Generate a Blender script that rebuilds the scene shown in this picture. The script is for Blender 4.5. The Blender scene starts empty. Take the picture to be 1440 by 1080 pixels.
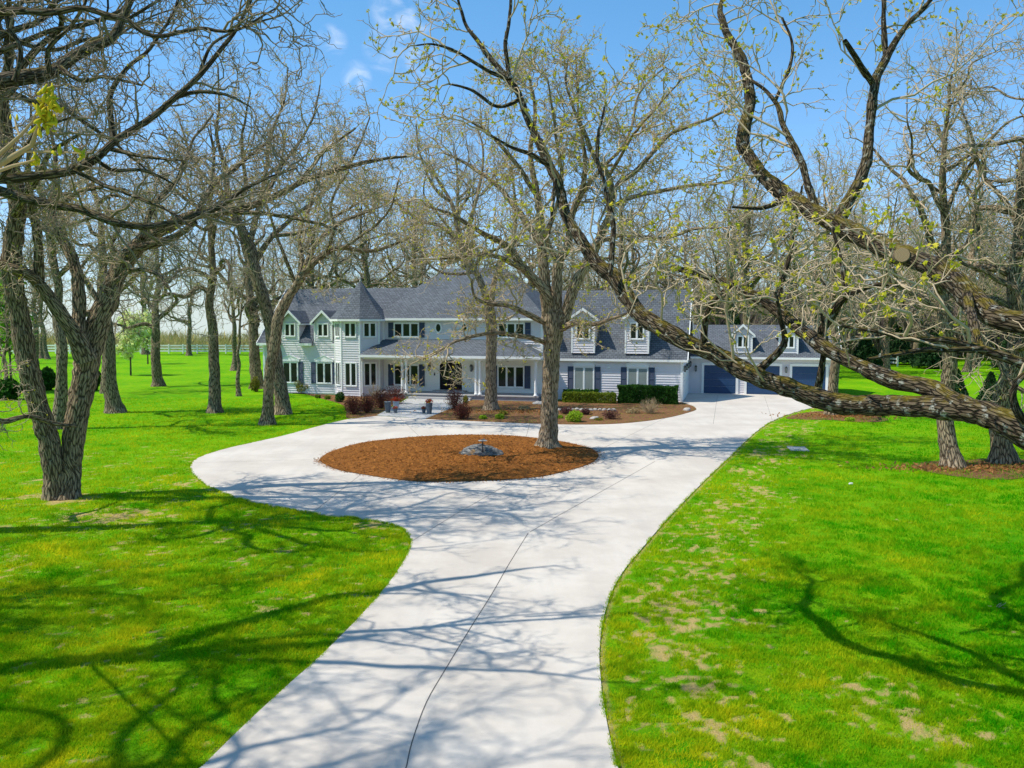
import bpy, math, random
import numpy as np
from mathutils import Vector
rad = math.radians
scene = bpy.context.scene
COL = scene.collection
# ------------------------------------------------------------------ camera, sky, sun, exposure
F, HZ, H = 1180.0, 450.0, 6.2                      # focal length (px of the 1440 px photo), horizon row, eye height
PITCH = math.atan((540 - HZ) / F)
cd = bpy.data.cameras.new('camera'); cam = bpy.data.objects.new('camera', cd); COL.objects.link(cam)
cam.location = (0, 0, H); cam.rotation_euler = (rad(90) - PITCH, 0, 0)
cd.sensor_width = 36; cd.lens = 36 * F / 1440; cd.clip_start = 0.05; cd.clip_end = 6000
scene.camera = cam
SUN_EL = rad(57); SUN_H = Vector((-0.98, -0.19, 0)).normalized()
w = bpy.data.worlds.new('World'); scene.world = w; w.use_nodes = True
wn, wl = w.node_tree.nodes, w.node_tree.links
bg = wn['Background']; bg.inputs['Strength'].default_value = 0.15
sky = wn.new('ShaderNodeTexSky'); sky.sky_type = 'NISHITA'; sky.sun_disc = False
sky.sun_elevation = SUN_EL; sky.sun_rotation = math.atan2(SUN_H.x, SUN_H.y)
sky.air_density = 1.0; sky.dust_density = 0.35; sky.ozone_density = 2.2
sun_d = bpy.data.lights.new('sun', 'SUN'); sun_d.energy = 4.7; sun_d.angle = rad(0.53); sun_d.color = (1, .945, .84)
sun = bpy.data.objects.new('sun', sun_d); COL.objects.link(sun)
sun.rotation_euler = (-(SUN_H * math.cos(SUN_EL) + Vector((0, 0, math.sin(SUN_EL))))).to_track_quat('-Z', 'Y').to_euler()
scene.view_settings.view_transform = 'Standard'; scene.view_settings.look = 'None'
scene.view_settings.exposure = 0.18; scene.view_settings.gamma = 1
scene.cycles.max_bounces = 6; scene.cycles.transparent_max_bounces = 6
# ------------------------------------------------------------------ picture geometry -> metres
fw = np.array([0, math.cos(PITCH), -math.sin(PITCH)]); up = np.array([0, math.sin(PITCH), math.cos(PITCH)])
CAM = np.array([0, 0, H])
def ray(x, y): return fw + np.array([1., 0, 0]) * (x - 720) / F - up * (y - 540) / F
def gnd(x, y, z=0.):
    d = ray(x, y); return CAM + d * ((z - H) / d[2])
def at(x, y, Y):
    d = ray(x, y); return CAM + d * (Y / d[1])
TH = rad(15); HO = np.array([2.39, 65.56, 0.])      # house: origin at the right front corner of the main block
HU = np.array([math.cos(TH), -math.sin(TH), 0]); HV = np.array([math.sin(TH), math.cos(TH), 0])
def hw(u, v, z=0): return HO + HU * u + HV * v + np.array([0, 0, z])
# clouds in the sky: a few thin wisps high above the house
def smooth(nodes, a, b):
    m = nodes.new('ShaderNodeMapRange'); m.interpolation_type = 'SMOOTHSTEP'
    m.inputs['From Min'].default_value = a; m.inputs['From Max'].default_value = b; return m
tc = wn.new('ShaderNodeTexCoord')
dots = []
for (cx, cy, a0) in ((566, 14, .9992), (541, 70, .9996), (590, 88, .9997), (466, 58, .9998), (500, 108, .9998)):
    d = ray(cx, cy); d = d / np.linalg.norm(d)
    n = wn.new('ShaderNodeVectorMath'); n.operation = 'DOT_PRODUCT'; n.inputs[1].default_value = tuple(d)
    wl.new(tc.outputs['Generated'], n.inputs[0])
    m = smooth(wn, a0, 1.0); wl.new(n.outputs['Value'], m.inputs['Value']); dots.append(m)
acc = dots[0].outputs[0]
for m in dots[1:]:
    n = wn.new('ShaderNodeMath'); n.operation = 'MAXIMUM'; wl.new(acc, n.inputs[0]); wl.new(m.outputs[0], n.inputs[1]); acc = n.outputs[0]
mp = wn.new('ShaderNodeMapping'); mp.inputs['Scale'].default_value = (30, 30, 52); wl.new(tc.outputs['Generated'], mp.inputs['Vector'])
nz = wn.new('ShaderNodeTexNoise'); nz.inputs['Scale'].default_value = 1.0; nz.inputs['Detail'].default_value = 7; nz.inputs['Distortion'].default_value = 1.4
wl.new(mp.outputs[0], nz.inputs['Vector'])
th = smooth(wn, .30, 1.0); wl.new(nz.outputs[0], th.inputs['Value'])
mu = wn.new('ShaderNodeMath'); mu.operation = 'MULTIPLY'; wl.new(acc, mu.inputs[0]); wl.new(th.outputs[0], mu.inputs[1])
mu2 = wn.new('ShaderNodeMath'); mu2.operation = 'MULTIPLY'; mu2.inputs[1].default_value = .72; mu2.use_clamp = True; wl.new(mu.outputs[0], mu2.inputs[0])
tint = wn.new('ShaderNodeMix'); tint.data_type = 'RGBA'; tint.blend_type = 'MULTIPLY'; tint.inputs['Factor'].default_value = 1
wl.new(sky.outputs[0], tint.inputs['A']); 
sep = wn.new('ShaderNodeSeparateXYZ'); wl.new(tc.outputs['Generated'], sep.inputs[0])
zc = wn.new('ShaderNodeMath'); zc.operation = 'MAXIMUM'; zc.inputs[1].default_value = .012; wl.new(sep.outputs['Z'], zc.inputs[0])
cmb = wn.new('ShaderNodeCombineXYZ'); wl.new(sep.outputs['X'], cmb.inputs['X']); wl.new(sep.outputs['Y'], cmb.inputs['Y']); wl.new(zc.outputs[0], cmb.inputs['Z']); wl.new(cmb.outputs[0], sky.inputs['Vector'])
gr = smooth(wn, .0, .42); wl.new(sep.outputs['Z'], gr.inputs['Value']); tg = wn.new('ShaderNodeMix'); tg.data_type = 'RGBA'; wl.new(gr.outputs[0], tg.inputs['Factor'])
tg.inputs['A'].default_value = (.72, .86, 1.10, 1); tg.inputs['B'].default_value = (.60, 1.03, 1.19, 1); wl.new(tg.outputs['Result'], tint.inputs['B'])
cm = wn.new('ShaderNodeMix'); cm.data_type = 'RGBA'; wl.new(mu2.outputs[0], cm.inputs['Factor']); wl.new(tint.outputs['Result'], cm.inputs['A'])
cm.inputs['B'].default_value = (6.6, 7.0, 7.6, 1); wl.new(cm.outputs['Result'], bg.inputs['Color'])

# ------------------------------------------------------------------ noise in numpy
def _h(i, j, k, s):
    n = (i * 374761393 + j * 668265263 + k * 1274126177 + s * 974634541).astype(np.int64) & 0xffffffff
    n = ((n ^ (n >> 13)) * 1274126177) & 0xffffffff
    return ((n ^ (n >> 16)) & 0xffff) / 65535.0
def vn3(p, s=0):
    i = np.floor(p).astype(np.int64); f = p - i; f = f * f * (3 - 2 * f); r = 0
    for a in (0, 1):
        for b in (0, 1):
            for c in (0, 1):
                wgt = (f[..., 0] if a else 1 - f[..., 0]) * (f[..., 1] if b else 1 - f[..., 1]) * (f[..., 2] if c else 1 - f[..., 2])
                r = r + wgt * _h(i[..., 0] + a, i[..., 1] + b, i[..., 2] + c, s)
    return r
def fbm2(x, y, s=0, o=3):
    r, a, t = 0, 1., 0
    for k in range(o):
        p = np.stack([x * 2**k, y * 2**k, np.zeros_like(x) + .5], -1); r = r + a * vn3(p, s + k); t += a; a *= .5
    return r / t
def sstep(a, b, x): t = np.clip((x - a) / (b - a), 0, 1); return t * t * (3 - 2 * t)
# ------------------------------------------------------------------ object helpers
def thing(name, label, cat, loc=(0, 0, 0), rz=0, group=None):
    o = bpy.data.objects.new(name, None); o.empty_display_size = .3; COL.objects.link(o)
    o.location = tuple(loc); o.rotation_euler = (0, 0, rz); return tag(o, label, cat, group)
def tag(o, label=None, cat=None, group=None, kind=None):
    if label: o['label'] = label
    if cat: o['category'] = cat
    if group: o['group'] = group
    if kind: o['kind'] = kind
    return o
def link(name, me, mat, parent=None):
    if mat: me.materials.append(mat)
    o = bpy.data.objects.new(name, me); COL.objects.link(o)
    if parent: o.parent = parent
    return o
def dup(root, loc, rz=0, scale=1, label=None, group=None):
    r = root.copy(); COL.objects.link(r); r.location = tuple(loc); r.rotation_euler = (0, 0, rz); r.scale = (scale,) * 3 if not isinstance(scale, tuple) else scale
    if label: r['label'] = label
    if group: r['group'] = group
    for ch in list(root.children):
        c = ch.copy(); COL.objects.link(c); c.parent = r
        for g in list(ch.children):
            e = g.copy(); COL.objects.link(e); e.parent = c
    return r
def npmesh(name, V, faces, smooth=False, uv=None, attr=None):
    """faces: list of int arrays [n,k]; uv: per loop; attr: {name: per-vertex float}"""
    me = bpy.data.meshes.new(name); V = np.asarray(V, np.float32).reshape(-1, 3)
    faces = [f for f in faces if len(f)]
    nl = sum(f.size for f in faces); nf = sum(len(f) for f in faces)
    me.vertices.add(len(V)); me.vertices.foreach_set('co', V.ravel())
    me.loops.add(nl); me.polygons.add(nf)
    me.loops.foreach_set('vertex_index', np.concatenate([f.ravel() for f in faces]).astype(np.int32))
    st, o = [], 0
    for f in faces: st.append(o + np.arange(len(f)) * f.shape[1]); o += f.size
    me.polygons.foreach_set('loop_start', np.concatenate(st).astype(np.int32))
    if uv is not None:
        l = me.uv_layers.new(name='UVMap'); l.data.foreach_set('uv', np.asarray(uv, np.float32).ravel())
    if attr:
        for k, a in attr.items():
            t = me.attributes.new(k, 'FLOAT', 'POINT'); t.data.foreach_set('value', np.asarray(a, np.float32).ravel())
    if smooth: me.polygons.foreach_set('use_smooth', np.ones(nf, bool))
    me.update(calc_edges=True); return me
class MB:
    """collects shapes of ONE part; frame = (origin, along, out) turns (s, o, z) into local coordinates"""
    def __init__(s, frame=None):
        s.v, s.f = [], []; s.fr = frame
    def P(s, p):
        if s.fr is None: return tuple(float(a) for a in p)
        o, d, n = s.fr; return (o[0] + d[0] * p[0] + n[0] * p[1], o[1] + d[1] * p[0] + n[1] * p[1], (o[2] if len(o) > 2 else 0) + p[2])
    def poly(s, pts):
        i = len(s.v); s.v += [s.P(p) for p in pts]; s.f.append(list(range(i, i + len(pts))))
    def box(s, a0, a1, b0, b1, c0, c1):
        i = len(s.v); s.v += [s.P(p) for p in ((a0, b0, c0), (a1, b0, c0), (a1, b1, c0), (a0, b1, c0), (a0, b0, c1), (a1, b0, c1), (a1, b1, c1), (a0, b1, c1))]
        s.f += [[i + k for k in q] for q in ((0, 3, 2, 1), (4, 5, 6, 7), (0, 1, 5, 4), (1, 2, 6, 5), (2, 3, 7, 6), (3, 0, 4, 7))]
    def prism(s, pts, vec):
        n = len(pts); i = len(s.v); s.v += [s.P(p) for p in pts] + [s.P((p[0] + vec[0], p[1] + vec[1], p[2] + vec[2])) for p in pts]
        s.f += [list(range(i, i + n)), list(range(i + 2 * n - 1, i + n - 1, -1))] + [[i + k, i + n + k, i + n + (k + 1) % n, i + (k + 1) % n] for k in range(n)]
    def lathe(s, prof, c=(0, 0, 0), n=16):
        i = len(s.v)
        for r, z in prof: s.v += [s.P((c[0] + r * math.cos(2 * math.pi * k / n), c[1] + r * math.sin(2 * math.pi * k / n), c[2] + z)) for k in range(n)]
        for j in range(len(prof) - 1):
            s.f += [[i + j * n + k, i + j * n + (k + 1) % n, i + (j + 1) * n + (k + 1) % n, i + (j + 1) * n + k] for k in range(n)]
        s.f += [[i + k for k in range(n - 1, -1, -1)], [i + (len(prof) - 1) * n + k for k in range(n)]]
    def bar(s, a, b, r, n=6):
        a, b = np.array(a, float), np.array(b, float); t = (b - a) / np.linalg.norm(b - a); q = np.cross(t, [0, 0, 1] if abs(t[2]) < .9 else [1, 0, 0]); q /= np.linalg.norm(q); k = np.cross(t, q); i = len(s.v)
        for c in (a, b): s.v += [s.P(tuple(c + r * (math.cos(2 * math.pi * j / n) * q + math.sin(2 * math.pi * j / n) * k))) for j in range(n)]
        s.f += [[i + j, i + (j + 1) % n, i + n + (j + 1) % n, i + n + j] for j in range(n)] + [list(range(i + n - 1, i - 1, -1)), list(range(i + n, i + 2 * n))]
    def build(s, name, mat, parent=None, smooth=False, uv=False):
        me = bpy.data.meshes.new(name); me.from_pydata(s.v, [], s.f)
        if uv:
            l = me.uv_layers.new(name='UVMap')
            for p in me.polygons:
                n = p.normal
                u = Vector((-n.y, n.x, 0)); u = u.normalized() if u.length > 1e-4 else Vector((1, 0, 0)); vv = n.cross(u)
                for li in p.loop_indices:
                    co = me.vertices[me.loops[li].vertex_index].co; l.data[li].uv = (co.dot(u), co.dot(vv))
        if smooth: me.polygons.foreach_set('use_smooth', [True] * len(me.polygons))
        me.update(); return link(name, me, mat, parent)
# ------------------------------------------------------------------ materials
class Mat:
    def __init__(s, name, rough=.7, spec=.3):
        s.m = bpy.data.materials.new(name); s.m.use_nodes = True; s.n, s.l = s.m.node_tree.nodes, s.m.node_tree.links
        s.b = s.n['Principled BSDF']; s.b.inputs['Roughness'].default_value = rough; s.b.inputs['Specular IOR Level'].default_value = spec
        s.tc = s.n.new('ShaderNodeTexCoord')
    def vec(s, src='Object', scale=(1, 1, 1)):
        m = s.n.new('ShaderNodeMapping'); m.inputs['Scale'].default_value = scale
        if src == 'World':
            g = s.n.new('ShaderNodeNewGeometry'); s.l.new(g.outputs['Position'], m.inputs['Vector'])
        else: s.l.new(s.tc.outputs[src], m.inputs['Vector'])
        return m.outputs[0]
    def noise(s, vec, scale, detail=4, rough=.55, dist=0):
        n = s.n.new('ShaderNodeTexNoise'); s.l.new(vec, n.inputs['Vector']); n.inputs['Scale'].default_value = scale
        n.inputs['Detail'].default_value = detail; n.inputs['Roughness'].default_value = rough; n.inputs['Distortion'].default_value = dist; return n.outputs[0]
    def vor(s, vec, scale, feature='F1', out='Distance', rnd=1):
        n = s.n.new('ShaderNodeTexVoronoi'); n.feature = feature; s.l.new(vec, n.inputs['Vector']); n.inputs['Scale'].default_value = scale; n.inputs['Randomness'].default_value = rnd; return n.outputs[out]
    def ss(s, v, a, b):
        m = smooth(s.n, a, b); s.l.new(v, m.inputs['Value']); return m.outputs[0]
    def math(s, op, a, b=None):
        m = s.n.new('ShaderNodeMath'); m.operation = op
        for i, x in enumerate((a, b)):
            if x is None: continue
            if isinstance(x, (int, float)): m.inputs[i].default_value = x
            else: s.l.new(x, m.inputs[i])
        return m.outputs[0]
    def mix(s, fac, a, b, blend='MIX'):
        m = s.n.new('ShaderNodeMix'); m.data_type = 'RGBA'; m.blend_type = blend
        for k, x in (('Factor', fac), ('A', a), ('B', b)):
            if isinstance(x, (int, float)): m.inputs[k].default_value = x
            elif isinstance(x, tuple): m.inputs[k].default_value = (*x, 1)
            else: s.l.new(x, m.inputs[k])
        return m.outputs['Result']
    def attr(s, name):
        a = s.n.new('ShaderNodeAttribute'); a.attribute_name = name; return a.outputs['Fac']
    def col(s, c):
        if isinstance(c, tuple): s.b.inputs['Base Color'].default_value = (*c, 1)
        else: s.l.new(c, s.b.inputs['Base Color'])
        return s
    def bump(s, h, strength=.5, dist=.02):
        n = s.n.new('ShaderNodeBump'); n.inputs['Strength'].default_value = strength; n.inputs['Distance'].default_value = dist
        s.l.new(h, n.inputs['Height']); s.l.new(n.outputs[0], s.b.inputs['Normal']); return s
    def normal_z(s):
        g = s.n.new('ShaderNodeNewGeometry'); x = s.n.new('ShaderNodeSeparateXYZ'); s.l.new(g.outputs['Normal'], x.inputs[0]); return x.outputs['Z']
    def rand(s):
        o = s.n.new('ShaderNodeObjectInfo'); return o.outputs['Random']
def plain(name, c, rough=.6, spec=.3, var=.12, scale=3, bump=0):
    m = Mat(name, rough, spec); n = m.noise(m.vec('World'), scale, 5)
    m.col(m.mix(n, tuple(x * (1 - var) for x in c), tuple(min(1, x * (1 + var)) for x in c)))
    if bump: m.bump(m.noise(m.vec('World'), scale * 8, 4), bump, .01)
    return m.m
def leafmat(name, c1, c2, trans=.35):
    m = Mat(name, .7, .04); c = m.mix(m.attr('tint'), c1, c2); m.col(c)
    t = m.n.new('ShaderNodeBsdfTranslucent'); m.l.new(c, t.inputs[0]); x = m.n.new('ShaderNodeMixShader'); x.inputs[0].default_value = trans
    m.l.new(m.b.outputs[0], x.inputs[1]); m.l.new(t.outputs[0], x.inputs[2]); m.l.new(x.outputs[0], m.n['Material Output'].inputs[0]); return m.m
def barkmat(name, dark, light, lichen=.0, moss=.0, cu=13, cv=3.2, bump=.9):
    m = Mat(name, .9, .1); v = m.vec('UV', (cu, cv, 1)); wob = m.noise(m.vec('UV', (3, 1.5, 1)), 2, 3)
    off = m.n.new('ShaderNodeVectorMath'); off.operation = 'ADD'; m.l.new(v, off.inputs[0])
    sc = m.n.new('ShaderNodeVectorMath'); sc.operation = 'SCALE'; m.l.new(wob, sc.inputs[0]); sc.inputs['Scale'].default_value = .7; m.l.new(sc.outputs[0], off.inputs[1])
    e = m.vor(off.outputs[0], 1.0, 'DISTANCE_TO_EDGE'); fine = m.noise(off.outputs[0], 3.2, 5, .65)
    h = m.math('MULTIPLY', m.ss(e, .0, .22), m.math('ADD', m.math('MULTIPLY', fine, .7), .5))
    big = m.noise(m.vec('World'), .9, 3)
    c = m.mix(m.math('MULTIPLY', h, m.math('ADD', m.math('MULTIPLY', big, .8), .55)), dark, light)
    if lichen:
        ln = m.noise(m.vec('World'), 9, 5, .6); c = m.mix(m.math('MULTIPLY', m.ss(ln, .56, .66), lichen), c, (.42, .42, .36))
    if moss:
        nzz = m.normal_z(); mm = m.math('MULTIPLY', m.ss(nzz, .25, .85), m.ss(m.noise(m.vec('World'), 3.0, 5, .65), .42, .58))
        c = m.mix(m.math('MULTIPLY', mm, moss), c, m.mix(m.noise(m.vec('World'), 25, 3), (.12, .10, .012), (.27, .195, .02)))
    m.col(c); m.bump(h, bump, .035); return m.m
M = {}
M['bark'] = barkmat('bark_grey_brown', (.05, .036, .022), (.43, .325, .205), .25, .12, 20, 2.3)
M['bark_near'] = barkmat('bark_mossy', (.014, .010, .007), (.175, .132, .085), .7, .75, 30, 4.6, 1.0)
M['bark_tan'] = barkmat('bark_tan', (.085, .058, .034), (.56, .42, .275), .15, .08, 22, 2.2)
M['bark_dark'] = barkmat('bark_dark', (.03, .023, .016), (.20, .155, .105), .35, .5, 22, 3.0)
def twigmat(name, a, b):
    m = Mat(name, .85, .15); n = m.noise(m.vec('World'), 1.3, 4); f = m.noise(m.vec('World'), 14, 3)
    m.col(m.mix(n, m.mix(f, a, b), m.mix(f, b, a))); return m.m
M['twig'] = twigmat('twig_bark', (.235, .172, .105), (.61, .485, .325))
M['twig_dark'] = twigmat('twig_bark_dark', (.11, .082, .055), (.34, .265, .175))
M['twig_far'] = twigmat('twig_bark_far', (.19, .14, .09), (.47, .365, .24))
M['bud'] = leafmat('spring_buds', (.44, .46, .02), (.66, .54, .07))
M['bud_pale'] = leafmat('blossom', (.72, .76, .24), (.92, .92, .60))
M['green_leaf'] = leafmat('fresh_leaf', (.10, .30, .015), (.28, .50, .04))
M['dead_leaf'] = leafmat('dry_leaf', (.30, .12, .04), (.42, .22, .08))
M['hedge'] = leafmat('hedge_leaf', (.018, .065, .012), (.06, .16, .02), .2)
M['hedge_light'] = leafmat('hedge_light_leaf', (.09, .15, .012), (.26, .30, .03), .25)
M['lime'] = leafmat('lime_leaf', (.16, .33, .01), (.42, .55, .04), .3)
M['barberry'] = leafmat('barberry_leaf', (.06, .018, .014), (.23, .075, .05), .25)
M['purple'] = leafmat('purple_leaf', (.045, .02, .022), (.15, .07, .06), .2)
M['olive'] = leafmat('olive_leaf', (.10, .11, .015), (.34, .31, .05), .25)
M['spruce'] = leafmat('spruce_needles', (.012, .04, .014), (.045, .095, .03), .1)
M['straw'] = leafmat('straw_stem', (.30, .22, .10), (.48, .38, .2), .1)
M['red_flower'] = leafmat('red_petal', (.55, .008, .012), (.85, .06, .06), .3)
M['pink_flower'] = leafmat('pink_petal', (.60, .06, .08), (.85, .32, .28), .3)
M['wood_far'] = leafmat('woodland_twigs', (.13, .108, .092), (.34, .28, .235), .2)
M['brush_far'] = leafmat('field_brush', (.30, .27, .09), (.58, .49, .2), .3)
M['white'] = plain('white_trim', (.80, .80, .78), .5, .4, .04)
M['cream'] = plain('porch_paint', (.80, .775, .72), .6, .3, .04)
M['siding'] = plain('grey_siding', (.68, .645, .665), .6, .3, .05, 1.2)
M['shutter'] = plain('blue_grey_shutter', (.055, .075, .125), .55, .4, .12)
M['door_blue'] = plain('garage_door_blue', (.017, .056, .138), .45, .4, .1, 2)
M['black'] = plain('black_metal', (.012, .012, .014), .4, .5, .2)
M['door'] = plain('front_door_paint', (.008, .008, .01), .55, .12, .1)
M['urn'] = plain('urn_glaze', (.085, .115, .145), .35, .5, .25, 9)
M['pot_white'] = plain('pot_white', (.62, .62, .60), .5, .4, .08)
M['bare'] = plain('bare_stump', (.40, .31, .20), .8, .1, .2, 14)
M['granite'] = plain('pale_stone', (.42, .39, .35), .85, .2, .3, 6, .5)
M['stone_base'] = plain('porch_stone', (.30, .30, .31), .8, .2, .3, 2.5, .4)
M['paver'] = plain('paver', (.42, .41, .40), .8, .2, .15, 2.5, .3)
M['orange'] = plain('flag_orange', (.8, .16, .02), .6, .3, .1)
M['brass'] = plain('sundial_metal', (.33, .31, .28), .5, .5, .2, 10)
def glass(name, c, rough=.04):
    m = Mat(name, rough, .19); n = m.noise(m.vec('World'), .9, 3); m.col(m.mix(n, tuple(x * .6 for x in c), c)); m.bump(m.noise(m.vec('World'), .7, 2), .02, .05); return m.m
M['glass'] = glass('window_glass', (.022, .026, .024)); M['glass_blind'] = glass('window_glass_blinds', (.30, .34, .32), .08)
def roofmat(name, c):
    m = Mat(name, .85, .2); v = m.vec('UV'); b = m.n.new('ShaderNodeTexBrick'); m.l.new(v, b.inputs['Vector'])
    b.inputs['Scale'].default_value = 1; b.inputs['Brick Width'].default_value = .31; b.inputs['Row Height'].default_value = .19; b.inputs['Mortar Size'].default_value = .016; b.inputs['Bias'].default_value = 0
    b.inputs['Color1'].default_value = (*[x * .8 for x in c], 1); b.inputs['Color2'].default_value = (*[x * 1.2 for x in c], 1); b.inputs['Mortar'].default_value = (*[x * .3 for x in c], 1)
    big = m.noise(m.vec('World'), .35, 4); g = m.noise(m.vec('World'), 30, 3)
    m.col(m.mix(1., m.mix(m.math('ADD', m.math('MULTIPLY', big, .5), m.math('MULTIPLY', g, .4)), (.62, .62, .64), (1.35, 1.33, 1.3)), b.outputs['Color'], 'MULTIPLY')); m.bump(b.outputs['Fac'], -.5, .02); return m.m
M['roof'] = roofmat('grey_shingles', (.118, .132, .15))
# concrete
m = Mat('driveway_concrete', .85, .2); p = m.vec('World'); a = m.noise(p, .4, 6, .65); f = m.noise(p, 45, 4); s_ = m.noise(m.vec('World', (1, .12, 1)), 3, 4)
c = m.mix(m.ss(a, .3, .7), (.505, .445, .38), (.63, .57, .495)); c = m.mix(m.math('MULTIPLY', m.ss(s_, .45, .75), .35), c, (.49, .44, .385)); c = m.mix(m.math('MULTIPLY', f, .25), c, (.45, .41, .36))
tr_ = m.noise(m.vec('World', (.55, .05, 1)), 2.2, 4, .5); c = m.mix(m.math('MULTIPLY', m.ss(tr_, .5, .68), .16), c, (.40, .37, .34)); st_ = m.noise(p, .9, 6, .7); c = m.mix(m.math('MULTIPLY', m.ss(st_, .60, .72), .32), c, (.38, .35, .32))
m.col(c); m.bump(f, .15, .01); M['concrete'] = m.m
M['joint'] = plain('joint_sealant', (.10, .095, .09), .9, .1, .2)
# mulch
def mulchmat(name, a, b, d):
    m = Mat(name, .95, .1); p = m.vec('World'); f = m.noise(m.vec('World', (1, 1, 1)), 7, 7, .8, .8); v = m.noise(p, 26, 5, .8); g = m.noise(p, .8, 4)
    c = m.mix(m.ss(f, .32, .66), a, b); c = m.mix(m.ss(v, .55, .78), c, d); c = m.mix(m.math('MULTIPLY', m.ss(g, .5, .75), .4), c, tuple(x * .55 for x in a))
    m.col(c); m.bump(m.math('ADD', f, v), 1.0, .06); return m.m
M['mulch'] = mulchmat('red_brown_mulch', (.095, .033, .008), (.42, .16, .032), (.60, .30, .085))
M['mulch_old'] = mulchmat('old_mulch', (.11, .05, .025), (.33, .165, .075), (.50, .30, .15))
# lawn
m = Mat('lawn_turf', .95, .05); p = m.vec('World'); a = m.noise(p, .16, 5, .6); b_ = m.noise(p, 1.3, 5, .65); f = m.noise(p, 14, 5, .75); st_ = m.noise(m.vec('World', (.35, 2.2, 1)), 1.2, 4)
c = m.mix(m.ss(a, .3, .72), (.08, .33, .001), (.20, .45, .002)); c = m.mix(m.math('MULTIPLY', m.ss(b_, .42, .7), .7), c, (.32, .44, .005)); c = m.mix(m.math('MULTIPLY', m.ss(f, .4, .72), .62), c, (.035, .17, .001))
c = m.mix(m.math('MULTIPLY', m.ss(st_, .5, .75), .3), c, (.2, .42, .01))
soil = m.mix(m.noise(p, 38, 3, .7), (.34, .23, .07), (.76, .57, .24)); bare = m.math('MULTIPLY', m.attr('bare'), m.ss(m.math('ADD', m.attr('bare'), m.math('MULTIPLY', m.math('SUBTRACT', f, .5), 1.3)), .2, .6))
c = m.mix(bare, c, soil); m.col(c); m.bump(m.math('ADD', f, m.math('MULTIPLY', b_, .5)), 1.0, .09); M['lawn'] = m.m
M['grass'] = leafmat('grass_blade', (.06, .40, .001), (.72, .66, .012), .5)
# ------------------------------------------------------------------ ground: outlines traced on the photo, laid on the ground plane
def crom(P, n=6, closed=False):
    P = np.array(P, float); N = len(P); out = []
    rng_ = range(N) if closed else range(N - 1)
    for i in rng_:
        p0, p1, p2, p3 = (P[(i + k) % N] if closed else P[min(max(i + k, 0), N - 1)] for k in (-1, 0, 1, 2))
        for t in np.arange(n) / n:
            out.append(.5 * ((2 * p1) + (-p0 + p2) * t + (2 * p0 - 5 * p1 + 4 * p2 - p3) * t * t + (-p0 + 3 * p1 - 3 * p2 + p3) * t**3))
    if not closed: out.append(P[-1])
    return np.array(out)
g2 = lambda pts: np.array([gnd(*q)[:2] for q in pts])
left_e = g2([(285, 1080), (345, 1021), (400, 970), (450, 925), (500, 875), (540, 830), (565, 795), (577, 768), (574, 751), (556, 740), (530, 734), (500, 729), (460, 725), (420, 719), (380, 712), (340, 702), (305, 690), (280, 675), (268, 660), (272, 649), (290, 640), (320, 631), (360, 622), (400, 613), (440, 602), (480, 592), (515, 585.5)])
front_e = g2([(597, 590), (625, 591.5), (650, 592.5), (700, 594.5), (780, 597.5), (850, 597.5), (900, 594), (940, 588), (968, 581), (979, 576.5), (975, 572)])
right_e = g2([(1130, 577), (1110, 583), (1090, 591), (1070, 603), (1050, 620), (1030, 640), (1000, 668), (965, 703), (935, 735), (905, 770), (880, 800), (862, 830), (849, 870), (843, 915), (845, 960), (851, 1005), (860, 1050), (868, 1080)])
L_, Fr_, R_ = crom(left_e, 5), crom(front_e, 5), crom(right_e, 5)
wc, wb, ge = hw(10.72, .05)[:2], hw(10.75, 8.5)[:2], hw(22.6, 8.5)[:2]
near_l = np.array([[-8.2, 2.0], [-10.5, -8]]) ; near_r = np.array([[3.3, -8], [2.4, 2.0]])
drive_poly = np.concatenate([near_l[::-1], L_, [gnd(532, 585.6)[:2], gnd(597, 590)[:2]], Fr_, [wc, wb, ge, hw(23.5, 6)[:2], gnd(1165, 568)[:2]], R_, near_r[::-1]])
isl = crom(g2([(449, 647), (452, 652), (471, 661), (508, 668.5), (567, 677), (608, 679), (660, 678.5), (715, 676), (762, 671.5), (804, 662), (833, 652), (842, 643), (838, 636), (825, 630), (790, 622), (740, 615.5), (700, 613), (650, 612.5), (590, 615), (540, 619.5), (500, 625.6), (465, 636.5)]), 12, True)
def inpoly(x, y, poly):
    r = np.zeros(x.shape, bool); n = len(poly)
    for i in range(n):
        (x0, y0), (x1, y1) = poly[i], poly[(i + 1) % n]
        if y0 == y1: continue
        r ^= ((y0 > y) != (y1 > y)) & (x < (x1 - x0) * (y - y0) / (y1 - y0) + x0)
    return r
def edist(x, y, line):
    d = np.full(x.shape, 1e9)
    for (x0, y0), (x1, y1) in zip(line[:-1], line[1:]):
        l2 = (x1 - x0)**2 + (y1 - y0)**2 + 1e-9; t = np.clip(((x - x0) * (x1 - x0) + (y - y0) * (y1 - y0)) / l2, 0, 1)
        d = np.minimum(d, np.hypot(x - x0 - t * (x1 - x0), y - y0 - t * (y1 - y0)))
    return d
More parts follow.
